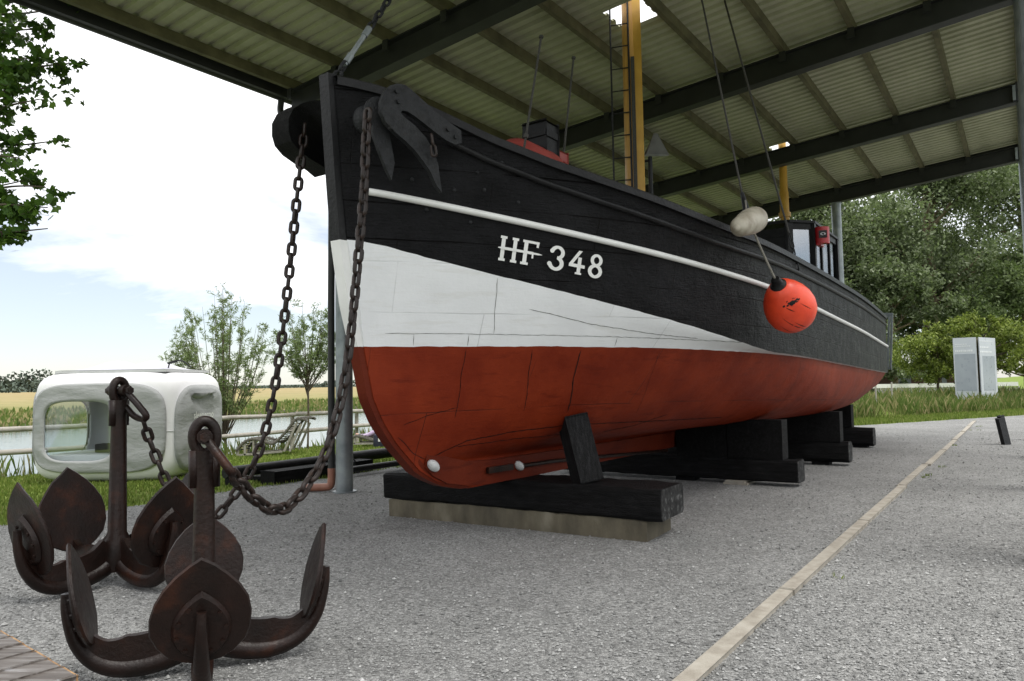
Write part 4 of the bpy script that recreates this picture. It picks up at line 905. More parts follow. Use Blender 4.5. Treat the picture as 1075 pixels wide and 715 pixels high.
# ------------------------------------------------------------------ grass and weeds
def blades(name, xs, ys, h, w, m, lean=.35, z0=None):
    n = len(xs); z = height(xs, ys) if z0 is None else z0; an = RNG.random(n)*6.283; le = RNG.random(n)*lean; la = RNG.random(n)*6.283
    dx, dy = np.cos(an)*w*.5, np.sin(an)*w*.5; tx, ty = np.cos(la)*le*h, np.sin(la)*le*h
    V = np.stack([np.stack([xs-dx, ys-dy, z-.01], -1), np.stack([xs+dx, ys+dy, z-.01], -1), np.stack([xs+tx*.4+dx*.7, ys+ty*.4+dy*.7, z+h*.55], -1), np.stack([xs+tx, ys+ty, z+h*(1-le*.3)], -1)], 1).reshape(-1, 3)
    return fast(name, V, np.arange(n*4).reshape(n, 4), m, kind='stuff')
def patch(n, a0, a1, c0, c1, p=1.):
    a = a0+(a1-a0)*RNG.random(n)**p; c = c0+(c1-c0)*RNG.random(n); return a*AV[0]+c*CV[0], a*AV[1]+c*CV[1]
xs, ys = patch(75000, 2.5, 26, -17.6, -9.5, 1.5); d = np.hypot(xs, ys); bl = blades('lawn_grass', xs, ys, (.022+.035*RNG.random(len(xs)))*(1+.02*d), .006+.0012*d, 'blade')
xs, ys = patch(9000, 4, 34, -18.9, -17.2, 1.2); hmask = (np.sin(xs*1.3)+np.sin(ys*2.1+1)+RNG.random(len(xs))*2.2) > .6; xs, ys = xs[hmask], ys[hmask]
blades('bank_weeds', xs, ys, .15+.55*RNG.random(len(xs))**1.8, .018+.010*RNG.random(len(xs)), 'weed', .45)
t = RNG.random(22000)*26-9; dd = RNG.random(22000)*2.0; xs, ys = BACK0[0]+_bd[0]*t+_bn[0]*dd, BACK0[1]+_bd[1]*t+_bn[1]*dd
blades('verge_grass', xs, ys, .06+.08*RNG.random(len(xs)), .035, 'blade')
t = RNG.random(34000)*30-7.6; dd = 1.8+RNG.random(34000)**1.3*7; xs, ys = BACK0[0]+_bd[0]*t+_bn[0]*dd, BACK0[1]+_bd[1]*t+_bn[1]*dd
km = (np.sin(xs*.9+ys*.4)+np.sin(xs*2.3-ys)+RNG.random(len(xs))*2.6 > .3) & (t > -3.2+RNG.random(len(xs))*1.0); xs, ys = xs[km], ys[km]
blades('tall_weeds', xs, ys, .12+.72*RNG.random(len(xs))**2.2, .018+.014*RNG.random(len(xs)), 'weed', .55)
xs, ys = patch(12000, 15, 130, -80, -59.5, 1.); blades('far_reeds', xs, ys, .15+.45*RNG.random(len(xs)), .30, 'weed', .3)
blades('gravel_weeds', TUFT[0], TUFT[1], .02+.04*RNG.random(len(TUFT[0])), .008, 'blade', .8)
# ------------------------------------------------------------------ trees
def leaf_quads(P, size, narrow=.55, droop=0.):
    n = len(P); d = RNG.normal(size=(n, 3)); d[:, 2] -= droop; d /= np.linalg.norm(d, axis=1)[:, None]; e = RNG.normal(size=(n, 3)); e -= d*(d*e).sum(1)[:, None]; e /= np.linalg.norm(e, axis=1)[:, None]
    L = size*(.6+.8*RNG.random(n))[:, None]; Wd = L*narrow; return np.stack([P-d*L*.5, P+e*Wd*.5, P+d*L*.5, P-e*Wd*.5], 1).reshape(-1, 3), np.arange(n*4).reshape(n, 4)
def limb(mb, p, q, r0, r1, wig, rnd, n=6):
    pts = []; 
    for i in range(n+1):
        t = i/n; pts.append(np.asarray(p)*(1-t)+np.asarray(q)*t+np.array([rnd.gauss(0, wig), rnd.gauss(0, wig), rnd.gauss(0, wig*.5)])*(math.sin(t*math.pi)))
    mb.tube(smooth_path(pts, 18), list(np.linspace(r0, r1, len(smooth_path(pts, 18)))), 7); return pts
def broad_tree(label, x, y, H, spread, m, seed, nl, lsize, trunk_h=.25, group=None, name='broadleaf_tree', lean=(0, 0), bark='bark', density=34, cl=.16):
    rnd = random.Random(seed); z = float(height(x, y)); root = thing(name, label, 'tree', (x, y, z), 0, group); b = np.array([x, y, z]); mb = MB()
    top = b+np.array([lean[0], lean[1], H*.72]); limb(mb, b-np.array([0, 0, .2]), top, H*.022, H*.006, H*.012, rnd, 7); cent = []
    for i in range(density):
        u = rnd.random()**.75; zz = H*(trunk_h+(.97-trunk_h)*u); prof = math.sin(math.pi*min(1, (.12+.88*u)**.8))**.7*(1 if u < .6 else 1)
        an = rnd.random()*6.283; rr = spread*(.25+.75*rnd.random()**.5)*max(.25, prof); q = b+np.array([lean[0]*u+rr*math.cos(an), lean[1]*u+rr*math.sin(an), zz])
        s = b+(top-b)*min(.95, max(.15, (zz/H-.18)/.72)); limb(mb, s, q, H*.007, H*.0018, H*.012, rnd, 4)
        cent.append((q, H*cl*(.55+.75*rnd.random())*(.6+.5*prof))); 
        if rnd.random() < .7: cent.append((s*.4+q*.6+np.array([0, 0, rnd.uniform(0, H*.05)]), H*cl*.7))
    obj('trunk', mb, bark, root, smooth=True); w = np.array([c[1]**2 for c in cent]); cnt = (nl*w/w.sum()).astype(int); PP = []
    for (q, r), k in zip(cent, cnt):
        # each clump is made of sprays, so its outline stays broken
        ns = max(3, k//55); sp = RNG.normal(size=(ns, 3)); sp /= np.linalg.norm(sp, axis=1)[:, None]; sp *= (r*(.35+.65*RNG.random(ns)**.6))[:, None]; sp[:, 2] *= .75
        who = RNG.integers(0, ns, k); PP.append(q+sp[who]+RNG.normal(size=(k, 3))*r*.15)
    P = np.concatenate(PP); V, F = leaf_quads(P, lsize, .55, .3); fast('crown', V, F, m, root); return root
GT = 'tall trees behind the boat'
for args in (('tall silvery poplar filling the gap between the stern and the steel column', 31.5, 55, 21, 6.5, 'leaf_silver', 3, 62000, .26),
             ('tall grey green tree rising just right of the stern', 24.5, 56, 19, 5.5, 'leaf_silver', 5, 46000, .26),
             ('grey green tree behind the steel column at the right edge', 41, 58, 20, 6.5, 'leaf_silver', 8, 48000, .26),
             ('lower leafy tree partly hidden under the last cross beam', 19.5, 60, 15, 5.5, 'leaf_dark', 12, 34000, .27),
             ('bushy dark tree low behind the info pillar', 35, 50, 9.5, 5.5, 'leaf_dark', 14, 30000, .23),
             ('round low tree between poplar and stern', 26, 50, 9, 5.0, 'leaf_silver', 17, 28000, .23),
             ('tree beyond the poplar showing between its branches', 34, 68, 19, 8, 'leaf_dark', 21, 22000, .42)):
    broad_tree(*args, group=GT, trunk_h=.16, bark='bark_pale')
for args in (('yellow green bush beside the low brick building', 23.4, 40.5, 4.0, 1.9, 'leaf_bush', 31, 13000, .14), ('yellow green bush behind the info pillar', 24.6, 38.5, 4.4, 2.9, 'leaf_bush', 33, 15000, .15), ('yellow green bush between info pillar and steel column', 28.2, 38.5, 4.2, 2.8, 'leaf_bush', 35, 14000, .15)):
    broad_tree(*args, group='yellow green bushes behind the weeds', name='bush', trunk_h=.28, density=26, cl=.18)
def willow(label, x, y, Ht, fan, trunkh, stems, m, seed, nl, split=True):
    rnd = random.Random(seed); z = float(height(x, y)); root = thing('young_willow', label, 'tree', (x, y, z), 0, 'young willows on the river bank'); b = np.array([x, y, z]); mb = MB(); P = []
    for i in range(stems):
        an = rnd.random()*6.283; r = fan*(.15+.85*rnd.random()**.6); tip = b+np.array([r*math.cos(an), r*math.sin(an), Ht*(.98-.36*(r/fan)**1.6)*rnd.uniform(.86, 1.0)])
        s = b+np.array([0, 0, trunkh*rnd.uniform(.75, 1.15)]); mid = s*.5+tip*.5+np.array([math.cos(an), math.sin(an), 0])*r*.16
        pts = smooth_path([s, mid, tip], 24); mb.tube(pts, list(np.linspace(.016, .003, len(pts))), 5)
        for _ in range(8):
            t = rnd.uniform(.22, 1); p = pts[int(t*(len(pts)-1))]; L = (.18+.42*rnd.random())*(1.15-.5*t)*Ht/4.4
            d = np.array([rnd.gauss(0, .6)+math.cos(an)*.3, rnd.gauss(0, .6)+math.sin(an)*.3, rnd.uniform(.15, 1.1)]); d /= np.linalg.norm(d); tipb = p+d*L; mb.tube([p, tipb], [.004, .002], 4)
            k = nl//(stems*8); tt = np.array([rnd.random() for _ in range(k)]); P.append(p+(tipb-p)[None]*tt[:, None]+RNG.normal(size=(k, 3))*.035)
    mb.tube(smooth_path([b-np.array([0, 0, .1]), b+np.array([.02, 0, trunkh*.5]), b+np.array([0, 0, trunkh*1.1])], 10), list(np.linspace(.05, .03, len(smooth_path([b, b, b], 10)))) if False else .042 if split else .028, 8)
    obj('trunk', mb, 'bark', root, smooth=True); V, F = leaf_quads(np.concatenate(P), .13, .17, -.1); fast('crown', V, F, m, root)
w1 = gnd(236, 474, -.3); willow('wide bushy willow rising behind the white camping pod', w1[0], w1[1], 5.95, 1.55, 1.0, 56, 'leaf_willow', 3, 13500)
w2 = gnd(323, 471, -.22); willow('slender willow with a thin bare trunk on the lawn by the lounger', w2[0], w2[1], 5.0, .85, 1.95, 28, 'leaf_willow', 6, 6200, False)
# the big maple whose branches reach in at the upper left: the trunk stands out of frame
root = thing('maple_tree', 'leafy branches of a maple reaching in at the upper left corner', 'tree', (-10.6, 9.2, 0)); mb = MB(); rnd = random.Random(2); b = np.array([-10.6, 9.2, 0]); limb(mb, b, b+np.array([.2, 0, 8.5]), .24, .07, .08, rnd, 7); P = []
def spray(tip, s, n, r):
    pts = limb(mb, s, tip, .035, .006, .10, rnd, 5)
    for _ in range(n):
        t = rnd.uniform(.45, 1.03); p = np.asarray(s)*(1-t)+np.asarray(tip)*t; q = p+np.array([rnd.gauss(0, r), rnd.gauss(0, r), rnd.gauss(0, r*.6)-.03]); mb.tube([p, q], [.004, .002], 4)
        for _ in range(9): P.append(q*(1-.35*rnd.random())+p*.0+(p-q)*.0+q*.0 if False else q+(p-q)*rnd.random()*.6+np.array([rnd.gauss(0, .05), rnd.gauss(0, .05), rnd.gauss(0, .04)]))
for (x, y), Yd, n, r in (((78, 66), 8.2, 20, .10), ((40, 60), 8.0, 34, .16), ((50, 30), 8.6, 20, .12), ((28, 92), 8.0, 30, .16), ((12, 30), 8.4, 40, .2), ((8, 80), 8.4, 40, .2), ((42, 104), 7.9, 12, .09), ((14, 118), 8.2, 14, .1),
                         ((57, 148), 8.3, 8, .06), ((26, 144), 8.2, 20, .12), ((4, 160), 8.4, 26, .15), ((22, 166), 8.1, 8, .08), ((47, 196), 8.1, 16, .09), ((24, 190), 8.3, 24, .12), ((50, 218), 8.0, 16, .08), ((22, 222), 8.2, 26, .13), ((50, 240), 8.1, 12, .07), ((10, 246), 8.2, 12, .1), ((0, 205), 8.4, 30, .16),
                         ((70, 8), 8.8, 6, .08), ((14, 2), 8.6, 20, .15), ((-30, 60), 8.6, 60, .3), ((-40, 150), 8.8, 60, .3), ((-30, 230), 8.8, 50, .28), ((-60, 20), 9, 60, .35), ((-20, -60), 9.0, 60, .35), ((30, -70), 9.4, 50, .3), ((-70, 110), 9.4, 70, .4), ((-60, 200), 9.4, 60, .4)):
    tip = at(x, y, Yd); s = np.array([-10.4, 9.2, max(2.8, tip[2]*.85+.3)]); s = s*.45+tip*.55+np.array([0, 0, .12]) if x > 0 else s; spray(tip, s, n, r)
obj('trunk', mb, 'bark', root, smooth=True); P = np.array(P); n = len(P)
lob = np.array([[0, -.5], [.30, -.34], [.20, -.16], [.5, .05], [.24, .12], [0, .5], [-.24, .12], [-.5, .05], [-.20, -.16], [-.30, -.34]])
d = RNG.normal(size=(n, 3)); d[:, 2] = -abs(d[:, 2])*.6; d /= np.linalg.norm(d, axis=1)[:, None]; e = RNG.normal(size=(n, 3)); e -= d*(d*e).sum(1)[:, None]; e /= np.linalg.norm(e, axis=1)[:, None]; S = (.075+.06*RNG.random(n))[:, None, None]
fast('crown', (P[:, None]+S*(lob[None, :, :1]*e[:, None]+lob[None, :, 1:]*d[:, None])).reshape(-1, 3), np.arange(n*10).reshape(n, 10), 'leaf_maple', root)
# far tree lines beyond the river meadow
PP = []; rk = np.random.default_rng(4)
for a in np.arange(-250, 1100, 3.0):
    g_ = math.sin(a*.021)+math.sin(a*.0077+2)+.7*math.sin(a*.053+1)
    near = 105 < a < 150
    c = -330 - (0 if near else 60) + 25*math.sin(a*.01); Ht = (6.5+2.5*math.sin(a*.11)) if near else max(2.0, 4.0+2.6*g_); k = int(50*Ht/4); x, y = W(a, c)[:2]
    PP.append(np.stack([x+rk.normal(size=k)*2.2, y+rk.normal(size=k)*2.2, 1.2+Ht*rk.random(k)**.8*(.75+.25*rk.random(k))], -1))
V, F = leaf_quads(np.concatenate(PP), 1.2, .8); fast('far_treeline', V, F, 'leaf_far', kind='stuff')
mb = MB(); P = []
for a in np.linspace(-400, 2200, 60): h_ = 9+7*math.sin(a*.004)+4*math.sin(a*.013+1); P.append([W(a, -1150, 0), W(a, -1180, h_), W(a, -1400, h_*.9)])
mb.grid(P); hl = obj('far_hills', mb, 'leaf_far', smooth=True); hl['kind'] = 'structure'
# ------------------------------------------------------------------ fence on the bank
fe = thing('log_fence', 'weathered two rail log fence along the river bank', 'fence', W(4, -17, -.3), ROT); rk = random.Random(8)
a = -6.0
while a < 46:
    h0 = float(height(*W(a, -17.12)[:2])); mb = MB(); mb.tube([W(a, -17.12, h0-.1), W(a+rk.uniform(-.02, .02), -17.12, .80)], [.065, .058], 10); obj('post', mb, 'fence_wood', fe, smooth='auto'); a += 2.45
for zr in (.28, .74):
    a = -6.0
    while a < 45:
        L = 4.9; mb = MB(); pts = [W(a+L*t, -17.0+rk.uniform(-.01, .01), zr+rk.uniform(-.02, .02)) for t in np.linspace(0, 1.0, 6)]; mb.tube(pts, [.062, .058, .06, .057, .055, .052], 10); obj('rail', mb, 'fence_wood', fe, smooth='auto'); a += L
# ------------------------------------------------------------------ camping pod
gx0, gx1, gy0, gy1, gz0, gz1 = -8.78, -5.98, 13.25, 15.35, -.16, 1.86
pc = np.array([(gx0+gx1)/2, (gy0+gy1)/2, (gz0+gz1)/2]); ph = np.array([(gx1-gx0)/2, (gy1-gy0)/2, (gz1-gz0)/2]); NE = 6.5; PR = R(-4)
pod = thing('camping_pod', 'white rounded camping pod with grey fabric doors and a clear window on the lawn', 'camping pod', (pc[0], pc[1], gz0))
def rotp(p): x, y = p[0]*math.cos(PR)-p[1]*math.sin(PR), p[0]*math.sin(PR)+p[1]*math.cos(PR); return np.array([pc[0]+x, pc[1]+y, pc[2]+p[2]])
def sq(d, off=0.): d = np.asarray(d, float); s = (np.sum(np.abs(d)**NE))**(-1/NE); return rotp(d*s*(ph+off))
NG = 64
def wfun(u, v, cu, cv, ru, rv, n=3.8): return abs((u-cu)/ru)**n+abs((v-cv)/rv)**n < 1
WIN = (-.27, -.07, .52, .56); LWIN = (.05, -.06, .66, .56)
mb = MB()
for face in range(6):
    ax = face//2; sg = 1 if face % 2 else -1; o1, o2 = [(1, 2), (0, 2), (0, 1)][ax]; idx = {}
    for i in range(NG+1):
        for j in range(NG+1):
            d = [0, 0, 0]; d[ax] = sg; d[o1] = -1+2*i/NG; d[o2] = -1+2*j/NG; idx[i, j] = len(mb.v); mb.v.append(tuple(sq(d)))
    for i in range(NG):
        for j in range(NG):
            u, v = -1+2*(i+.5)/NG, -1+2*(j+.5)/NG
            if ax == 1 and sg < 0 and wfun(u, v, *WIN): continue
            if ax == 0 and sg < 0 and wfun(u, v, *LWIN): continue
            mb.f.append((idx[i, j], idx[i+1, j], idx[i+1, j+1], idx[i, j+1])); mb.mi.append(0)
shell = obj('shell', mb, 'tent_shell', pod, smooth=True)
bm = bmesh.new(); bm.from_mesh(shell.data); bmesh.ops.remove_doubles(bm, verts=bm.verts[:], dist=.002); bmesh.ops.recalc_face_normals(bm, faces=bm.faces[:]); bm.to_mesh(shell.data); bm.free()
sol = shell.modifiers.new('wall', 'SOLIDIFY'); sol.thickness = .05
def fabric(name, sg, outer, inner, off, parent=pod, m='tent_fabric', ax=1, wr=.012):
    """ring of cloth between two rounded outlines on a face of the pod"""
    rk = random.Random(name); mb = MB(); P = []; nk = 96; nr = 9
    def sup(t, cu, cv, ru, rv, n=3.8): c, s = math.cos(t), math.sin(t); return cu+ru*math.copysign(abs(c)**(2/n), c), cv+rv*math.copysign(abs(s)**(2/n), s)
    for r in range(nr+2):
        k = min(max((r-1)/(nr-1), 0), 1) if True else 0; row = []
        for i in range(nk):
            t = 2*math.pi*i/nk; ou = sup(t, *outer); iu = sup(t, *inner) if inner else (outer[0], outer[1]); u, v = ou[0]+(iu[0]-ou[0])*k, ou[1]+(iu[1]-ou[1])*k
            d = [0, 0, 0]; d[ax] = sg; o1, o2 = [(1, 2), (0, 2), (0, 1)][ax]; d[o1], d[o2] = u, v
            w = off*(0 if r in (0, nr+1) else 1)+(wr*math.sin(v*13+math.sin(u*5+v*2)*1.6+u*2)*min(1, 4*k, 4*(1-k) if inner else 1)*.8 if 0 < k < 1 else 0); row.append(sq(d, w))
        P.append(row)
    mb.grid(P, close_u=True); return obj(name, mb, m, parent, smooth=True)
fabric('window_panel', -1, (-.02, -.02, .96, .80), (-.27, -.07, .49, .53), .03)
fabric('window_panel', -1, (.02, -.04, .90, .80), (.05, -.06, .635, .53), .03, ax=0)
fabric('door_panel', 1, (-.05, -.08, .84, .80), None, .035, ax=0, wr=.02)
for ax_, wn in ((1, WIN), (0, LWIN)):
    mb = MB(); P = []
    for i in range(13):
        row = []
        for j in range(13): u, v = wn[0]+wn[2]*1.06*(-1+2*i/12), wn[1]+wn[3]*1.06*(-1+2*j/12); row.append(sq([u, -1, v] if ax_ == 1 else [-1, u, v], -.022))
        P.append(row)
    mb.grid(P); obj('clear_window', mb, 'clear_film', pod, smooth=True)
mb = MB()
for i, wd in enumerate((.9, .62)):
    pass
def door_pt(u, v, off=.05): return sq([1, u, v], off)
def strip(mb, u0, u1, v0, v1, off=.062): mb.add([door_pt(u0, v0, off), door_pt(u1, v0, off), door_pt(u1, v1, off), door_pt(u0, v1, off)], [(0, 1, 2, 3)])
def word(text, u0, v0, size, m, parent, name):
    cu = bpy.data.curves.new(name, 'FONT'); cu.body = text; cu.size = 1; cu.resolution_u = 2; to = bpy.data.objects.new(name, cu); COL.objects.link(to)
    dg = bpy.context.evaluated_depsgraph_get(); me = bpy.data.meshes.new_from_object(to.evaluated_get(dg)); bpy.data.objects.remove(to); bpy.data.curves.remove(cu)
    o_, u_, w_ = door_pt(u0, v0), door_pt(u0+.1, v0), door_pt(u0, v0+.1); ex = (u_-o_)/np.linalg.norm(u_-o_); ez = np.array([0, 0, 1.]); nn = np.cross(ex, ez)
    mb = MB(); mb.v = [tuple(o_+ex*v.co.x*size+ez*v.co.y*size+nn*.02) for v in me.vertices]; mb.f = [tuple(p.vertices) for p in me.polygons]; mb.mi = [0]*len(mb.f); bpy.data.meshes.remove(me); return obj(name, mb, m, parent)
word('sleeperoo', -.42, .10, .19, 'white_paint', pod, 'door_lettering')
mb = MB()
for k in range(12):
    u = -.42+k*.062; strip(mb, u, u+.040+.012*(k % 2), .02, .05, .058)
obj('small_lettering', mb, 'white_paint', pod)
mb = MB(); P = []
for i in range(7): u = -.45+.75*i/6; P.append([door_pt(u, .50-.05*math.sin(i*.7), .03), door_pt(u, .52, .12), door_pt(u, .56, .04)])
mb.grid(P); obj('door_flap', mb, 'tent_fabric', pod, smooth=True)
mb = MB()
for v_ in (-.10,):
    mb.tube([sq([-1+2*i/40, 1, v_], .002) for i in range(41)]+[sq([1, 1-2*i/40, v_], .002) for i in range(41)]+[sq([1-.12*i/10, -1, v_], .002) for i in range(11)], .008, 6)
obj('shell_seam', mb, 'grey_trim', pod)
mb = MB(); zr = gz1-.03
def rp(x, y, z): return rotp(np.array([x, y, z-pc[2]]))
G = [[rp(-.80*ph[0]+.12, -.78*ph[1], zr), rp(.80*ph[0], -.78*ph[1], zr+.0), rp(.80*ph[0], .78*ph[1], zr), rp(-.80*ph[0]+.12, .78*ph[1], zr)], [rp(-.80*ph[0]+.12, -.78*ph[1], zr+.05), rp(.80*ph[0], -.78*ph[1], zr+.05), rp(.80*ph[0], .78*ph[1], zr+.05), rp(-.80*ph[0]+.12, .78*ph[1], zr+.05)]]
mb.grid(G, close_u=True); mb.f += [(3, 2, 1, 0), (4, 5, 6, 7)]; mb.mi += [0, 0]; obj('roof_tray', mb, 'grey_trim', pod)
mb = MB(); P = []
for i in range(41):
    x = -.80*ph[0]+.14+(1.58*ph[0]-.16)*i/40; t = i/40; hmid = .05+.16*max(math.exp(-((t-.34)/.15)**2), math.exp(-((t-.70)/.15)**2))+.03*math.sin(math.pi*t); hmid = .05 if i in (0, 40) else hmid
    P.append([rp(x, -.77*ph[1]+1.54*ph[1]*j/16, zr+.055+(hmid-.05)*math.sin(math.pi*j/16)**1.2) for j in range(17)])
mb.grid(P); obj('roof_cover', mb, 'tent_roof', pod, smooth=True)
mb = MB(); mb.tube(smooth_path([rp(.62*ph[0], -.3, gz1+.02), rp(.66*ph[0], -.3, gz1+.16), rp(.82*ph[0], -.3, gz1+.18), rp(.95*ph[0], -.3, gz1+.05)], 16), .014, 6); mb.bar(rp(.62*ph[0], -.3, gz1+.14), rp(.74*ph[0], -.3, gz1+.17), .05, .03); obj('roof_bow', mb, 'black_iron', pod)
mb = MB(); mb.box(rp(-1.15, -.85, gz0+.24), rp(.95, -.85, 0)-rp(-1.15, -.85, 0), rp(-1.15, .8, 0)-rp(-1.15, -.85, 0), (0, 0, .26), bev=.06)
bd = tag(obj('mattress', mb, 'bedding', None, smooth='auto', origin=rp(-.2, 0, gz0+.2)), 'white mattress lying inside the camping pod', 'mattress')
mb = MB(); mb.box(rp(-.46, -.45, gz0+.504), rp(.12, -.45, 0)-rp(-.46, -.45, 0), rp(-.46, -.2, 0)-rp(-.46, -.45, 0), (0, 0, .16), bev=.02); tag(obj('folded_blanket', mb, 'dark_goods', None, smooth='auto', origin=rp(-.2, -.3, gz0+.504)), 'dark folded blanket on the mattress in the pod', 'blanket')
mb = MB(); mb.bar(rp(-1.20, .88, gz0+.2), rp(-1.20, .88, gz1-.25), .06, .10); obj('inner_post', mb, 'tent_fabric', pod)
mb = MB(); mb.box(rp(-1.08, .93, gz0+.92), rp(-.80, .93, 0)-rp(-1.08, .93, 0), rp(0, .95, 0)-rp(0, .93, 0), (0, 0, .3)); mb.tube([rp(-.94, .915, gz0+1.08), rp(-.94, .935, gz0+1.08)], .02, 8); obj('hatch', mb, 'white_paint', pod)
# ------------------------------------------------------------------ lying spars and trestle
GS = 'spars lying on the ground'
def spar(label, pts, r):
    o = np.asarray(pts[0]); mb = MB(); mb.tube(pts, r, 14); tag(obj('spar', mb, 'black_paint', None, smooth='auto', origin=o, rz=ROT), label, 'spar', GS)
def ong(a, c, dz): p = W(a, c); return np.array([p[0], p[1], float(height(p[0], p[1]))+dz])
spar('thick black spar lying along the edge of the lawn', [W(6.9, -10.3, .19), W(10, -10.3, .20), W(15.5, -10.3, .20)], [.09, .10, .085])
spar('thin black spar lying on the gravel in front of the thick one', [W(8.2, -9.3, .12), W(11, -9.3, .12), W(15.0, -9.3, .12)], [.05, .055, .07])
mb = MB(); mb.boxac(7.3, 9.4, -9.95, -9.62, .0, .20, bev=.01); mb.boxac(7.5, 7.7, -10.5, -9.7, .0, .07)
tr = tag(obj('trestle_box', mb, 'black_timber', None, origin=W(8.3, -9.8, 0), rz=ROT), 'low black box with iron hooks beneath the spars', 'box')
mb = MB()
for k in (0, .16): mb.tube([W(8.75+k, -9.60, .04)+np.array([0, 0, .0])+AV*.05*math.cos(t)+np.array([0, 0, .16+.07*math.sin(t)-.02]) for t in np.linspace(-2.4, 2.2, 14)], .014, 6)
mb.tube([W(8.75, -9.6, .02), W(8.78, -9.6, .16)], .014, 6); obj('hook', mb, 'black_iron', tr)
# supports keep the spars off the ground
for a, lb in ((7.1, 'small black chock under the near end of the thick spar'), (12.5, 'small black chock under the far end of the thick spar')):
    mb = MB(); mb.boxac(a-.1, a+.1, -10.45, -10.15, -.06, .105); tag(obj('spar_chock', mb, 'black_timber', None, origin=W(a, -10.3, -.06), rz=ROT), lb, 'chock')
mb = MB(); mb.boxac(11.2, 11.4, -9.4, -9.2, 0, .066); tag(obj('spar_chock', mb, 'black_timber', None, origin=W(11.3, -9.3, 0), rz=ROT), 'small black chock under the thin spar', 'chock')
# ------------------------------------------------------------------ loungers and the person
def lounger(label, prof, Yd, depth, legs, group):
    base = at(*prof[0], Yd); z0 = float(height(base[0], base[1])); root = thing('sun_lounger', label, 'sun lounger', (base[0], base[1], z0), 0, group); back = np.array([.1, 1., 0])*depth
    P = smooth_path([at(x, y, Yd) for x, y in prof], 60); f = MB()
    for o in (0., 1.): f.tube([p+back*o for p in P], .035, 6)
    obj('frame', f, 'slat_wood', root)
    sl = MB(); Q = resample(P, .085)
    for q in Q: sl.bar(q-back*.03+np.array([0, 0, .03]), q+back*1.03+np.array([0, 0, .03]), .06, .02)
    obj('slat', sl, 'slat_wood', root)
    for (x0, y0), (x1, y1) in legs:
        for o in (.02, .98):
            p, q = at(x0, y0, Yd)+back*o, at(x1, y1, Yd)+back*o; mb = MB(); q[2] = max(q[2], z0+.01); mb.bar(p, q, .045, .05); obj('leg', mb, 'fence_wood', root)
    return root
lounger('wooden wave lounger with a raised back on the lawn by the fence', [(249,474),(250,471),(257,464),(266,461),(276,463),(286,466),(294,460),(302,451),(309,442),(314,439.5),(322,441)], 18.7, .62, [((312,443),(298,474)), ((316,445),(304,474)), ((250,478),(296,474)), ((257,464),(257,478)), ((266,461),(266,477)), ((250,471),(249,478))], 'wooden loungers')
lounger('wooden lounger half hidden by the stem with a person lying on it', [(369,461),(373,458),(380,459),(390,462),(400,462),(410,458),(420,450)], 20.6, .62, [((372,458),(372,466)), ((395,462),(395,466)), ((371,466),(412,465)), ((418,452),(412,466))], 'wooden loungers')
def person_body():
    me = bpy.data.meshes.new('person'); Yd = 20.9
    J = [at(407, 459, Yd), at(414, 454, Yd), at(421, 448, Yd), at(426, 443.5, Yd), at(429, 440, Yd),                 # pelvis chest neck head
         at(398, 451.5, Yd), at(386, 457, Yd), at(379, 458, Yd),                                                        # near leg: knee, shin, ankle
         at(398, 453, Yd+.22), at(388, 457, Yd+.22), at(380, 459, Yd+.22),
         at(373, 455.5, Yd), at(374, 456, Yd+.22),
         at(420, 451, Yd-.18), at(413, 455, Yd-.26), at(405, 455, Yd-.22), at(420, 451, Yd+.2), at(413, 455, Yd+.28), at(406, 456, Yd+.22)]
    E = [(0, 1), (1, 2), (2, 3), (3, 4), (0, 5), (5, 6), (6, 7), (0, 8), (8, 9), (9, 10), (7, 11), (10, 12), (2, 13), (13, 14), (14, 15), (2, 16), (16, 17), (17, 18)]
    rad = [.15, .14, .15, .07, .11, .085, .065, .05, .085, .065, .05, .04, .04, .06, .045, .035, .06, .045, .035]
    o0 = J[0]; me.from_pydata([tuple(p-o0) for p in J], E, []); o = bpy.data.objects.new('person', me); COL.objects.link(o); o.location = tuple(o0)
    for m in ('skin', 'lilac_cloth', 'navy_cloth'): me.materials.append(MATS[m])
    sk = o.modifiers.new('skin', 'SKIN'); sk.use_smooth_shade = True
    for i, r in enumerate(rad): me.skin_vertices[0].data[i].radius = (r, r)
    me.skin_vertices[0].data[0].use_root = True
    o.modifiers.new('sub', 'SUBSURF').levels = 2; o.modifiers['sub'].render_levels = 2
    dg = bpy.context.evaluated_depsgraph_get(); m2 = bpy.data.meshes.new_from_object(o.evaluated_get(dg)); o.modifiers.clear(); o.data = m2; xk, xc = J[7][0]-o0[0]-.02, J[0][0]-o0[0]+.12
    m2.polygons.foreach_set('material_index', [0 if p.center.x < xk else (1 if p.center.x < xc else (2 if p.center.z < (J[3][2]-o0[2]-.05) else 0)) for p in m2.polygons]); m2.polygons.foreach_set('use_smooth', [True]*len(m2.polygons))
    tag(o, 'person in lilac trousers lying on the lounger behind the stem', 'person'); return o, J
pers, J = person_body()
mb = MB(); blob(mb, J[4]+np.array([.03, 0, .03]), (np.array([.12, 0, 0]), np.array([0, .12, 0]), np.array([0, 0, .12]))); hr = obj('hair', mb, 'hair', None, smooth=True); hr.parent = pers; hr.matrix_parent_inverse = Matrix.Translation(pers.location).inverted()
bp = at(398, 458, 20.2); bz_ = float(height(bp[0], bp[1])); mb = MB(); mb.box(bp*np.array([1, 1, 0])+np.array([-.17, 0, bz_]), (.34, .05, 0), (-.03, .2, 0), (.02, 0, .36), bev=.05); bag = tag(obj('bag', mb, 'navy_cloth', None, smooth='auto', origin=(bp[0], bp[1], bz_)), 'navy bag with a white patch on the lawn beside the lounger', 'bag')
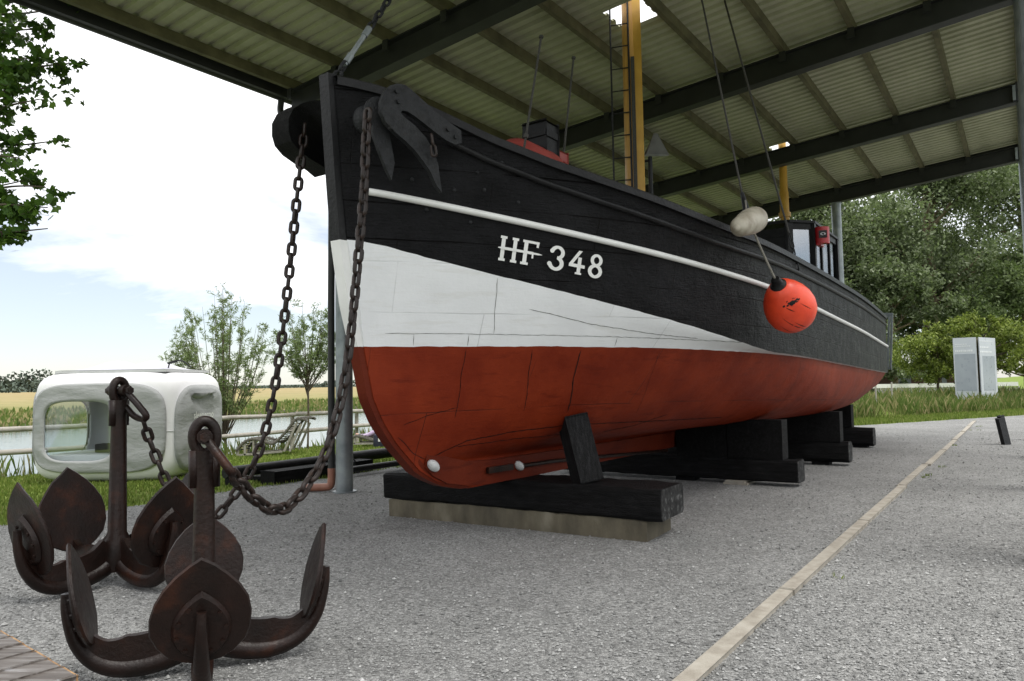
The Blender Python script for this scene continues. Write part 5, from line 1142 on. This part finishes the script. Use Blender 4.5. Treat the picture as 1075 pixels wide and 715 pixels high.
mb = MB(); mb.box(bp*np.array([1, 1, 0])+np.array([-.03, .012, bz_+.17]), (.10, .015, 0), (0, .006, 0), (0, 0, .12)); obj('patch', mb, 'bedding', bag)
mb = MB(); mb.tube([np.array([bp[0], bp[1]+.1, bz_+.33])+np.array([.1*math.cos(t), 0, .12*math.sin(t)]) for t in np.linspace(0, math.pi, 9)], .014, 6); obj('strap', mb, 'navy_cloth', bag)
# ------------------------------------------------------------------ bench corner, bollard, info pillar, far building
zb_ = .42; k0, k1 = gnd(82, 709, zb_), gnd(2, 662, zb_); ex = (k1-k0)/np.linalg.norm(k1-k0); ey = np.array([-ex[1], ex[0], 0]); ey = ey if ey[0] < 0 else -ey
be = thing('plank_bench', 'corner of a weathered plank bench at the lower left', 'bench', (k0+ey*.8+ex*.3)*np.array([1, 1, 0]), 0); nb = 6; Lx = np.linalg.norm(k1-k0)*1.02; wv = Lx/nb
for i in range(nb):
    mb = MB(); p = k0+ex*(i*wv+.003)-np.array([0, 0, .045+.002*(i % 2)]); mb.box(p+ey*.012, ey*1.7, ex*(wv-.006), (0, 0, .045), bev=.006); mb2 = mb; ob = obj('plank', mb, 'plank_wood', be, smooth='auto')
    mb = MB(); mb.box(p+np.array([0, 0, .004])+ex*.004, ey*.016, ex*(wv-.014), (0, 0, .039), bev=.003); obj('plank_end', mb, 'plank_end', be)
for t in (.25, 1.4):
    for u in (.1, .9): mb = MB(); q = k0+ey*t+ex*Lx*u; mb.boxac(0, 0.001, 0, 0.001, 0, 0.001); mb.v = []; mb.f = []; mb.mi = []; mb.bar(q*np.array([1, 1, 0]), q-np.array([0, 0, .048]), .09, .09, up=ex); obj('leg', mb, 'plank_wood', be)
mb = MB(); bq = gnd(1056, 467, 0); bo_ = thing('path_bollard', 'short black tilted path light standing in the gravel', 'bollard', bq)
tl = np.array([-.11, 0, .58]); mb.bar(bq, bq+tl, .085, .15, up=(1, .4, 0), bev=.012); obj('body', mb, 'black_iron', bo_, smooth='auto')
mb = MB(); q2 = bq+np.array([.075, .06, 0]); mb.bar(q2, q2+tl*1.08, .085, .10, up=(1, .4, 0), bev=.012); mb.boxac(0, .001, 0, .001, 0, .001); mb.v = mb.v[:-8]; mb.f = mb.f[:-6]; mb.mi = mb.mi[:-6]; obj('lamp_slab', mb, 'black_iron', bo_, smooth='auto')
# info pillar: a three sided glass tower
ki = at(1024, 430, 34.); kz = float(height(ki[0], ki[1])); pt_ = lambda x, Yd: np.array([at(x, 400, Yd)[0], Yd, kz-.1]); A_, B_, C_ = pt_(1002.5, 34.0), pt_(1028, 33.4), pt_(1046, 34.6)
kio = thing('info_pillar', 'tall grey glass information pillar with pale text among the weeds', 'information sign', (ki[0], ki[1], kz)); Hh = 3.28-kz+.1; Zv = np.array([0, 0, 1.])
D_ = np.array([(A_[0]+C_[0])/2, 35.2, kz-.1])
def panel(p, q, name, m, z0, z1, u0, u1, th, out):
    d = q-p; mb = MB(); n = np.cross(d, Zv); n /= np.linalg.norm(n); n = n if n[1] < 0 else -n; mb.box(p+d*u0+Zv*z0+n*out, d*(u1-u0), n*th, Zv*(z1-z0)); return obj(name, mb, m, kio)
panel(A_, B_, 'panel', 'panel_grey', 0, Hh, 0, .96, .04, 0); panel(B_, C_, 'panel', 'panel_grey', 0, Hh, .06, 1, .04, 0); panel(A_, B_, 'text_field', 'panel_dark', .75, Hh-.75, .05, .9, .004, .042)
panel(B_, C_, 'text_field', 'panel_dark', .75, Hh-.85, .2, .9, .004, .042)
for (p, q), lines in (((A_, B_), [(.28, .6, .04), (.37, .72, .04), (.56, .80, .09)]), ((B_, C_), [(.15, .85, .04), (.42, .6, .06), (.62, .75, .08)])):
    for zt, ln, hh in lines:
        u = .08
        while u < ln: w = random.uniform(.04, .10); panel(p, q, 'lettering', 'panel_text', Hh-zt-hh, Hh-zt, u, min(u+w, ln), .004, .042); u += w+.02
mb = MB(); mb.prism([A_+np.array([.05, .1, 0]), B_+np.array([0, .1, 0]), C_+np.array([-.05, .1, 0]), D_], Zv*(Hh-.03)); obj('core', mb, 'roof_timber', kio)
# low building and glazed railing beyond the stern
bx = at(955, 400, 62.); bzz = float(height(bx[0], bx[1])); lb_ = thing('low_building', 'low brown brick building with a planted flat roof beyond the stern', 'building', (bx[0], bx[1], bzz))
mb = MB(); mb.box(np.array([bx[0]-9, 62, bzz-.3]), (13, 0, 0), (0, 7, 0), (0, 0, 2.05)); obj('wall', mb, 'brick_dull', lb_)
mb = MB(); mb.box(np.array([bx[0]-9.3, 61.6, bzz+1.75]), (13.6, 0, 0), (0, 7.8, 0), (0, 0, .28)); rf = obj('roof', mb, 'fence_wood', lb_); rx, ry = RNG.random(5000)*13.4+bx[0]-9.2, RNG.random(5000)*7+61.7
blades('roof_grass', rx, ry, .15+.45*RNG.random(5000), .09, 'blade', z0=np.full(5000, bzz+2.03)).parent = None
rg = bpy.data.objects['roof_grass']; rg.parent = lb_; rg.matrix_parent_inverse = world_of(lb_).inverted()
for k in range(4): mb = MB(); mb.box(np.array([bx[0]-7.5+k*3, 61.96, bzz+.55]), (1.6, 0, 0), (0, .03, 0), (0, 0, .9)); obj('window', mb, 'panel_dark', lb_)
ry0 = at(924, 405, 48.); rz0 = float(height(ry0[0], ry0[1])); ra = thing('glass_railing', 'long white topped glass railing beyond the stern', 'railing', (ry0[0], 48, rz0)); zt = at(960, 405.3, 48.)[2]
mb = MB(); mb.box(np.array([ry0[0]-4, 48, zt-.10]), (13, 0, 0), (0, .14, 0), (0, 0, .26)); obj('hand_rail', mb, 'white_paint', ra)
mb = MB(); mb.box(np.array([ry0[0]-4, 48.05, rz0+.12]), (13, 0, 0), (0, .02, 0), (0, 0, zt-.12-rz0-.12)); obj('glass_pane', mb, 'window_glass', ra)
for k in range(14): mb = MB(); mb.box(np.array([ry0[0]-4+k, 48.0, rz0-.2]), (.06, 0, 0), (0, .045, 0), (0, 0, zt-.1-rz0+.2)); obj('post', mb, 'grey_trim', ra)
GP2 = 'thin stakes in the weeds'
for k, (x, lb) in enumerate(((920, 'thin grey stake at the corner of the verge by the stern'), (937, 'second thin grey stake in the weeds past the stern'))):
    p = at(x, 425, 31.+3*k); z_ = float(height(p[0], p[1])); mb = MB(); mb.tube([np.array([p[0], p[1], z_-.1]), np.array([p[0], p[1], z_+1.0])], .035, 8); tag(obj('stake', mb, 'fence_wood', None, origin=(p[0], p[1], z_)), lb, 'stake', GP2)
# ------------------------------------------------------------------ light, sky, camera
SUN_EL, SUN_AZ = R(66), R(128)         # azimuth clockwise from +Y: high on the right, off the open side of the shelter
w = bpy.data.worlds.new('World'); SC.world = w; w.use_nodes = True; nt = w.node_tree; bg = nt.nodes['Background']
sky = nt.nodes.new('ShaderNodeTexSky'); sky.sky_type = 'NISHITA'; sky.sun_disc = False; sky.sun_elevation = SUN_EL; sky.sun_rotation = SUN_AZ; sky.air_density = 1.; sky.dust_density = .4; sky.ozone_density = 2.5
tc = nt.nodes.new('ShaderNodeTexCoord'); sp = nt.nodes.new('ShaderNodeSeparateXYZ'); nt.links.new(tc.outputs['Generated'], sp.inputs[0])
zc = math_n(nt, 'MAXIMUM', sp.outputs[2], .03); dv_ = nt.nodes.new('ShaderNodeVectorMath'); dv_.operation = 'DIVIDE'; nt.links.new(tc.outputs['Generated'], dv_.inputs[0]); cb = nt.nodes.new('ShaderNodeCombineXYZ')
for i in range(3): nt.links.new(math_n(nt, 'ADD', zc, .18), cb.inputs[i])
nt.links.new(cb.outputs[0], dv_.inputs[1])
cl = noise(nt, dv_.outputs[0], .9, 7, .58, .4)
cov = math_n(nt, 'ADD', math_n(nt, 'MULTIPLY', math_n(nt, 'SUBTRACT', cl, .46), 3.2), math_n(nt, 'MULTIPLY', math_n(nt, 'SUBTRACT', sp.outputs[2], .10), 5.5))
cov = math_n(nt, 'MINIMUM', math_n(nt, 'MAXIMUM', cov, .30), 1)
cloud = mix(nt, 1., (13.2, 13.3, 13.5), (1, 1, 1), 'MULTIPLY')
nt.links.new(mix(nt, cov, sky.outputs[0], cloud), bg.inputs[0]); bg.inputs[1].default_value = .1
sd = bpy.data.lights.new('sun', 'SUN'); sd.energy = 3.0; sd.angle = R(30); sd.color = (1, .97, .92); so = bpy.data.objects.new('sun', sd); COL.objects.link(so)
sdir = Vector((math.sin(SUN_AZ)*math.cos(SUN_EL), math.cos(SUN_AZ)*math.cos(SUN_EL), math.sin(SUN_EL))); so.rotation_euler = sdir.to_track_quat('Z', 'Y').to_euler(); so.location = (0, -10, 30)
cd = bpy.data.cameras.new('camera'); cam = bpy.data.objects.new('camera', cd); COL.objects.link(cam); cd.sensor_width = 36; cd.lens = FPX/1075*36; cd.clip_end = 5000; cd.clip_start = .05
cam.matrix_world = Matrix(((_RT[0], _UP[0], -_F[0], 0), (_RT[1], _UP[1], -_F[1], 0), (_RT[2], _UP[2], -_F[2], 1.5), (0, 0, 0, 1))); SC.camera = cam
SC.view_settings.view_transform = 'Standard'; SC.view_settings.look = 'None'; SC.view_settings.exposure = .28; SC.view_settings.gamma = 1
SC.render.engine = 'CYCLES'; SC.cycles.max_bounces = 8; SC.cycles.transparent_max_bounces = 12; SC.cycles.caustics_reflective = False; SC.cycles.caustics_refractive = False; SC.cycles.use_denoising = True
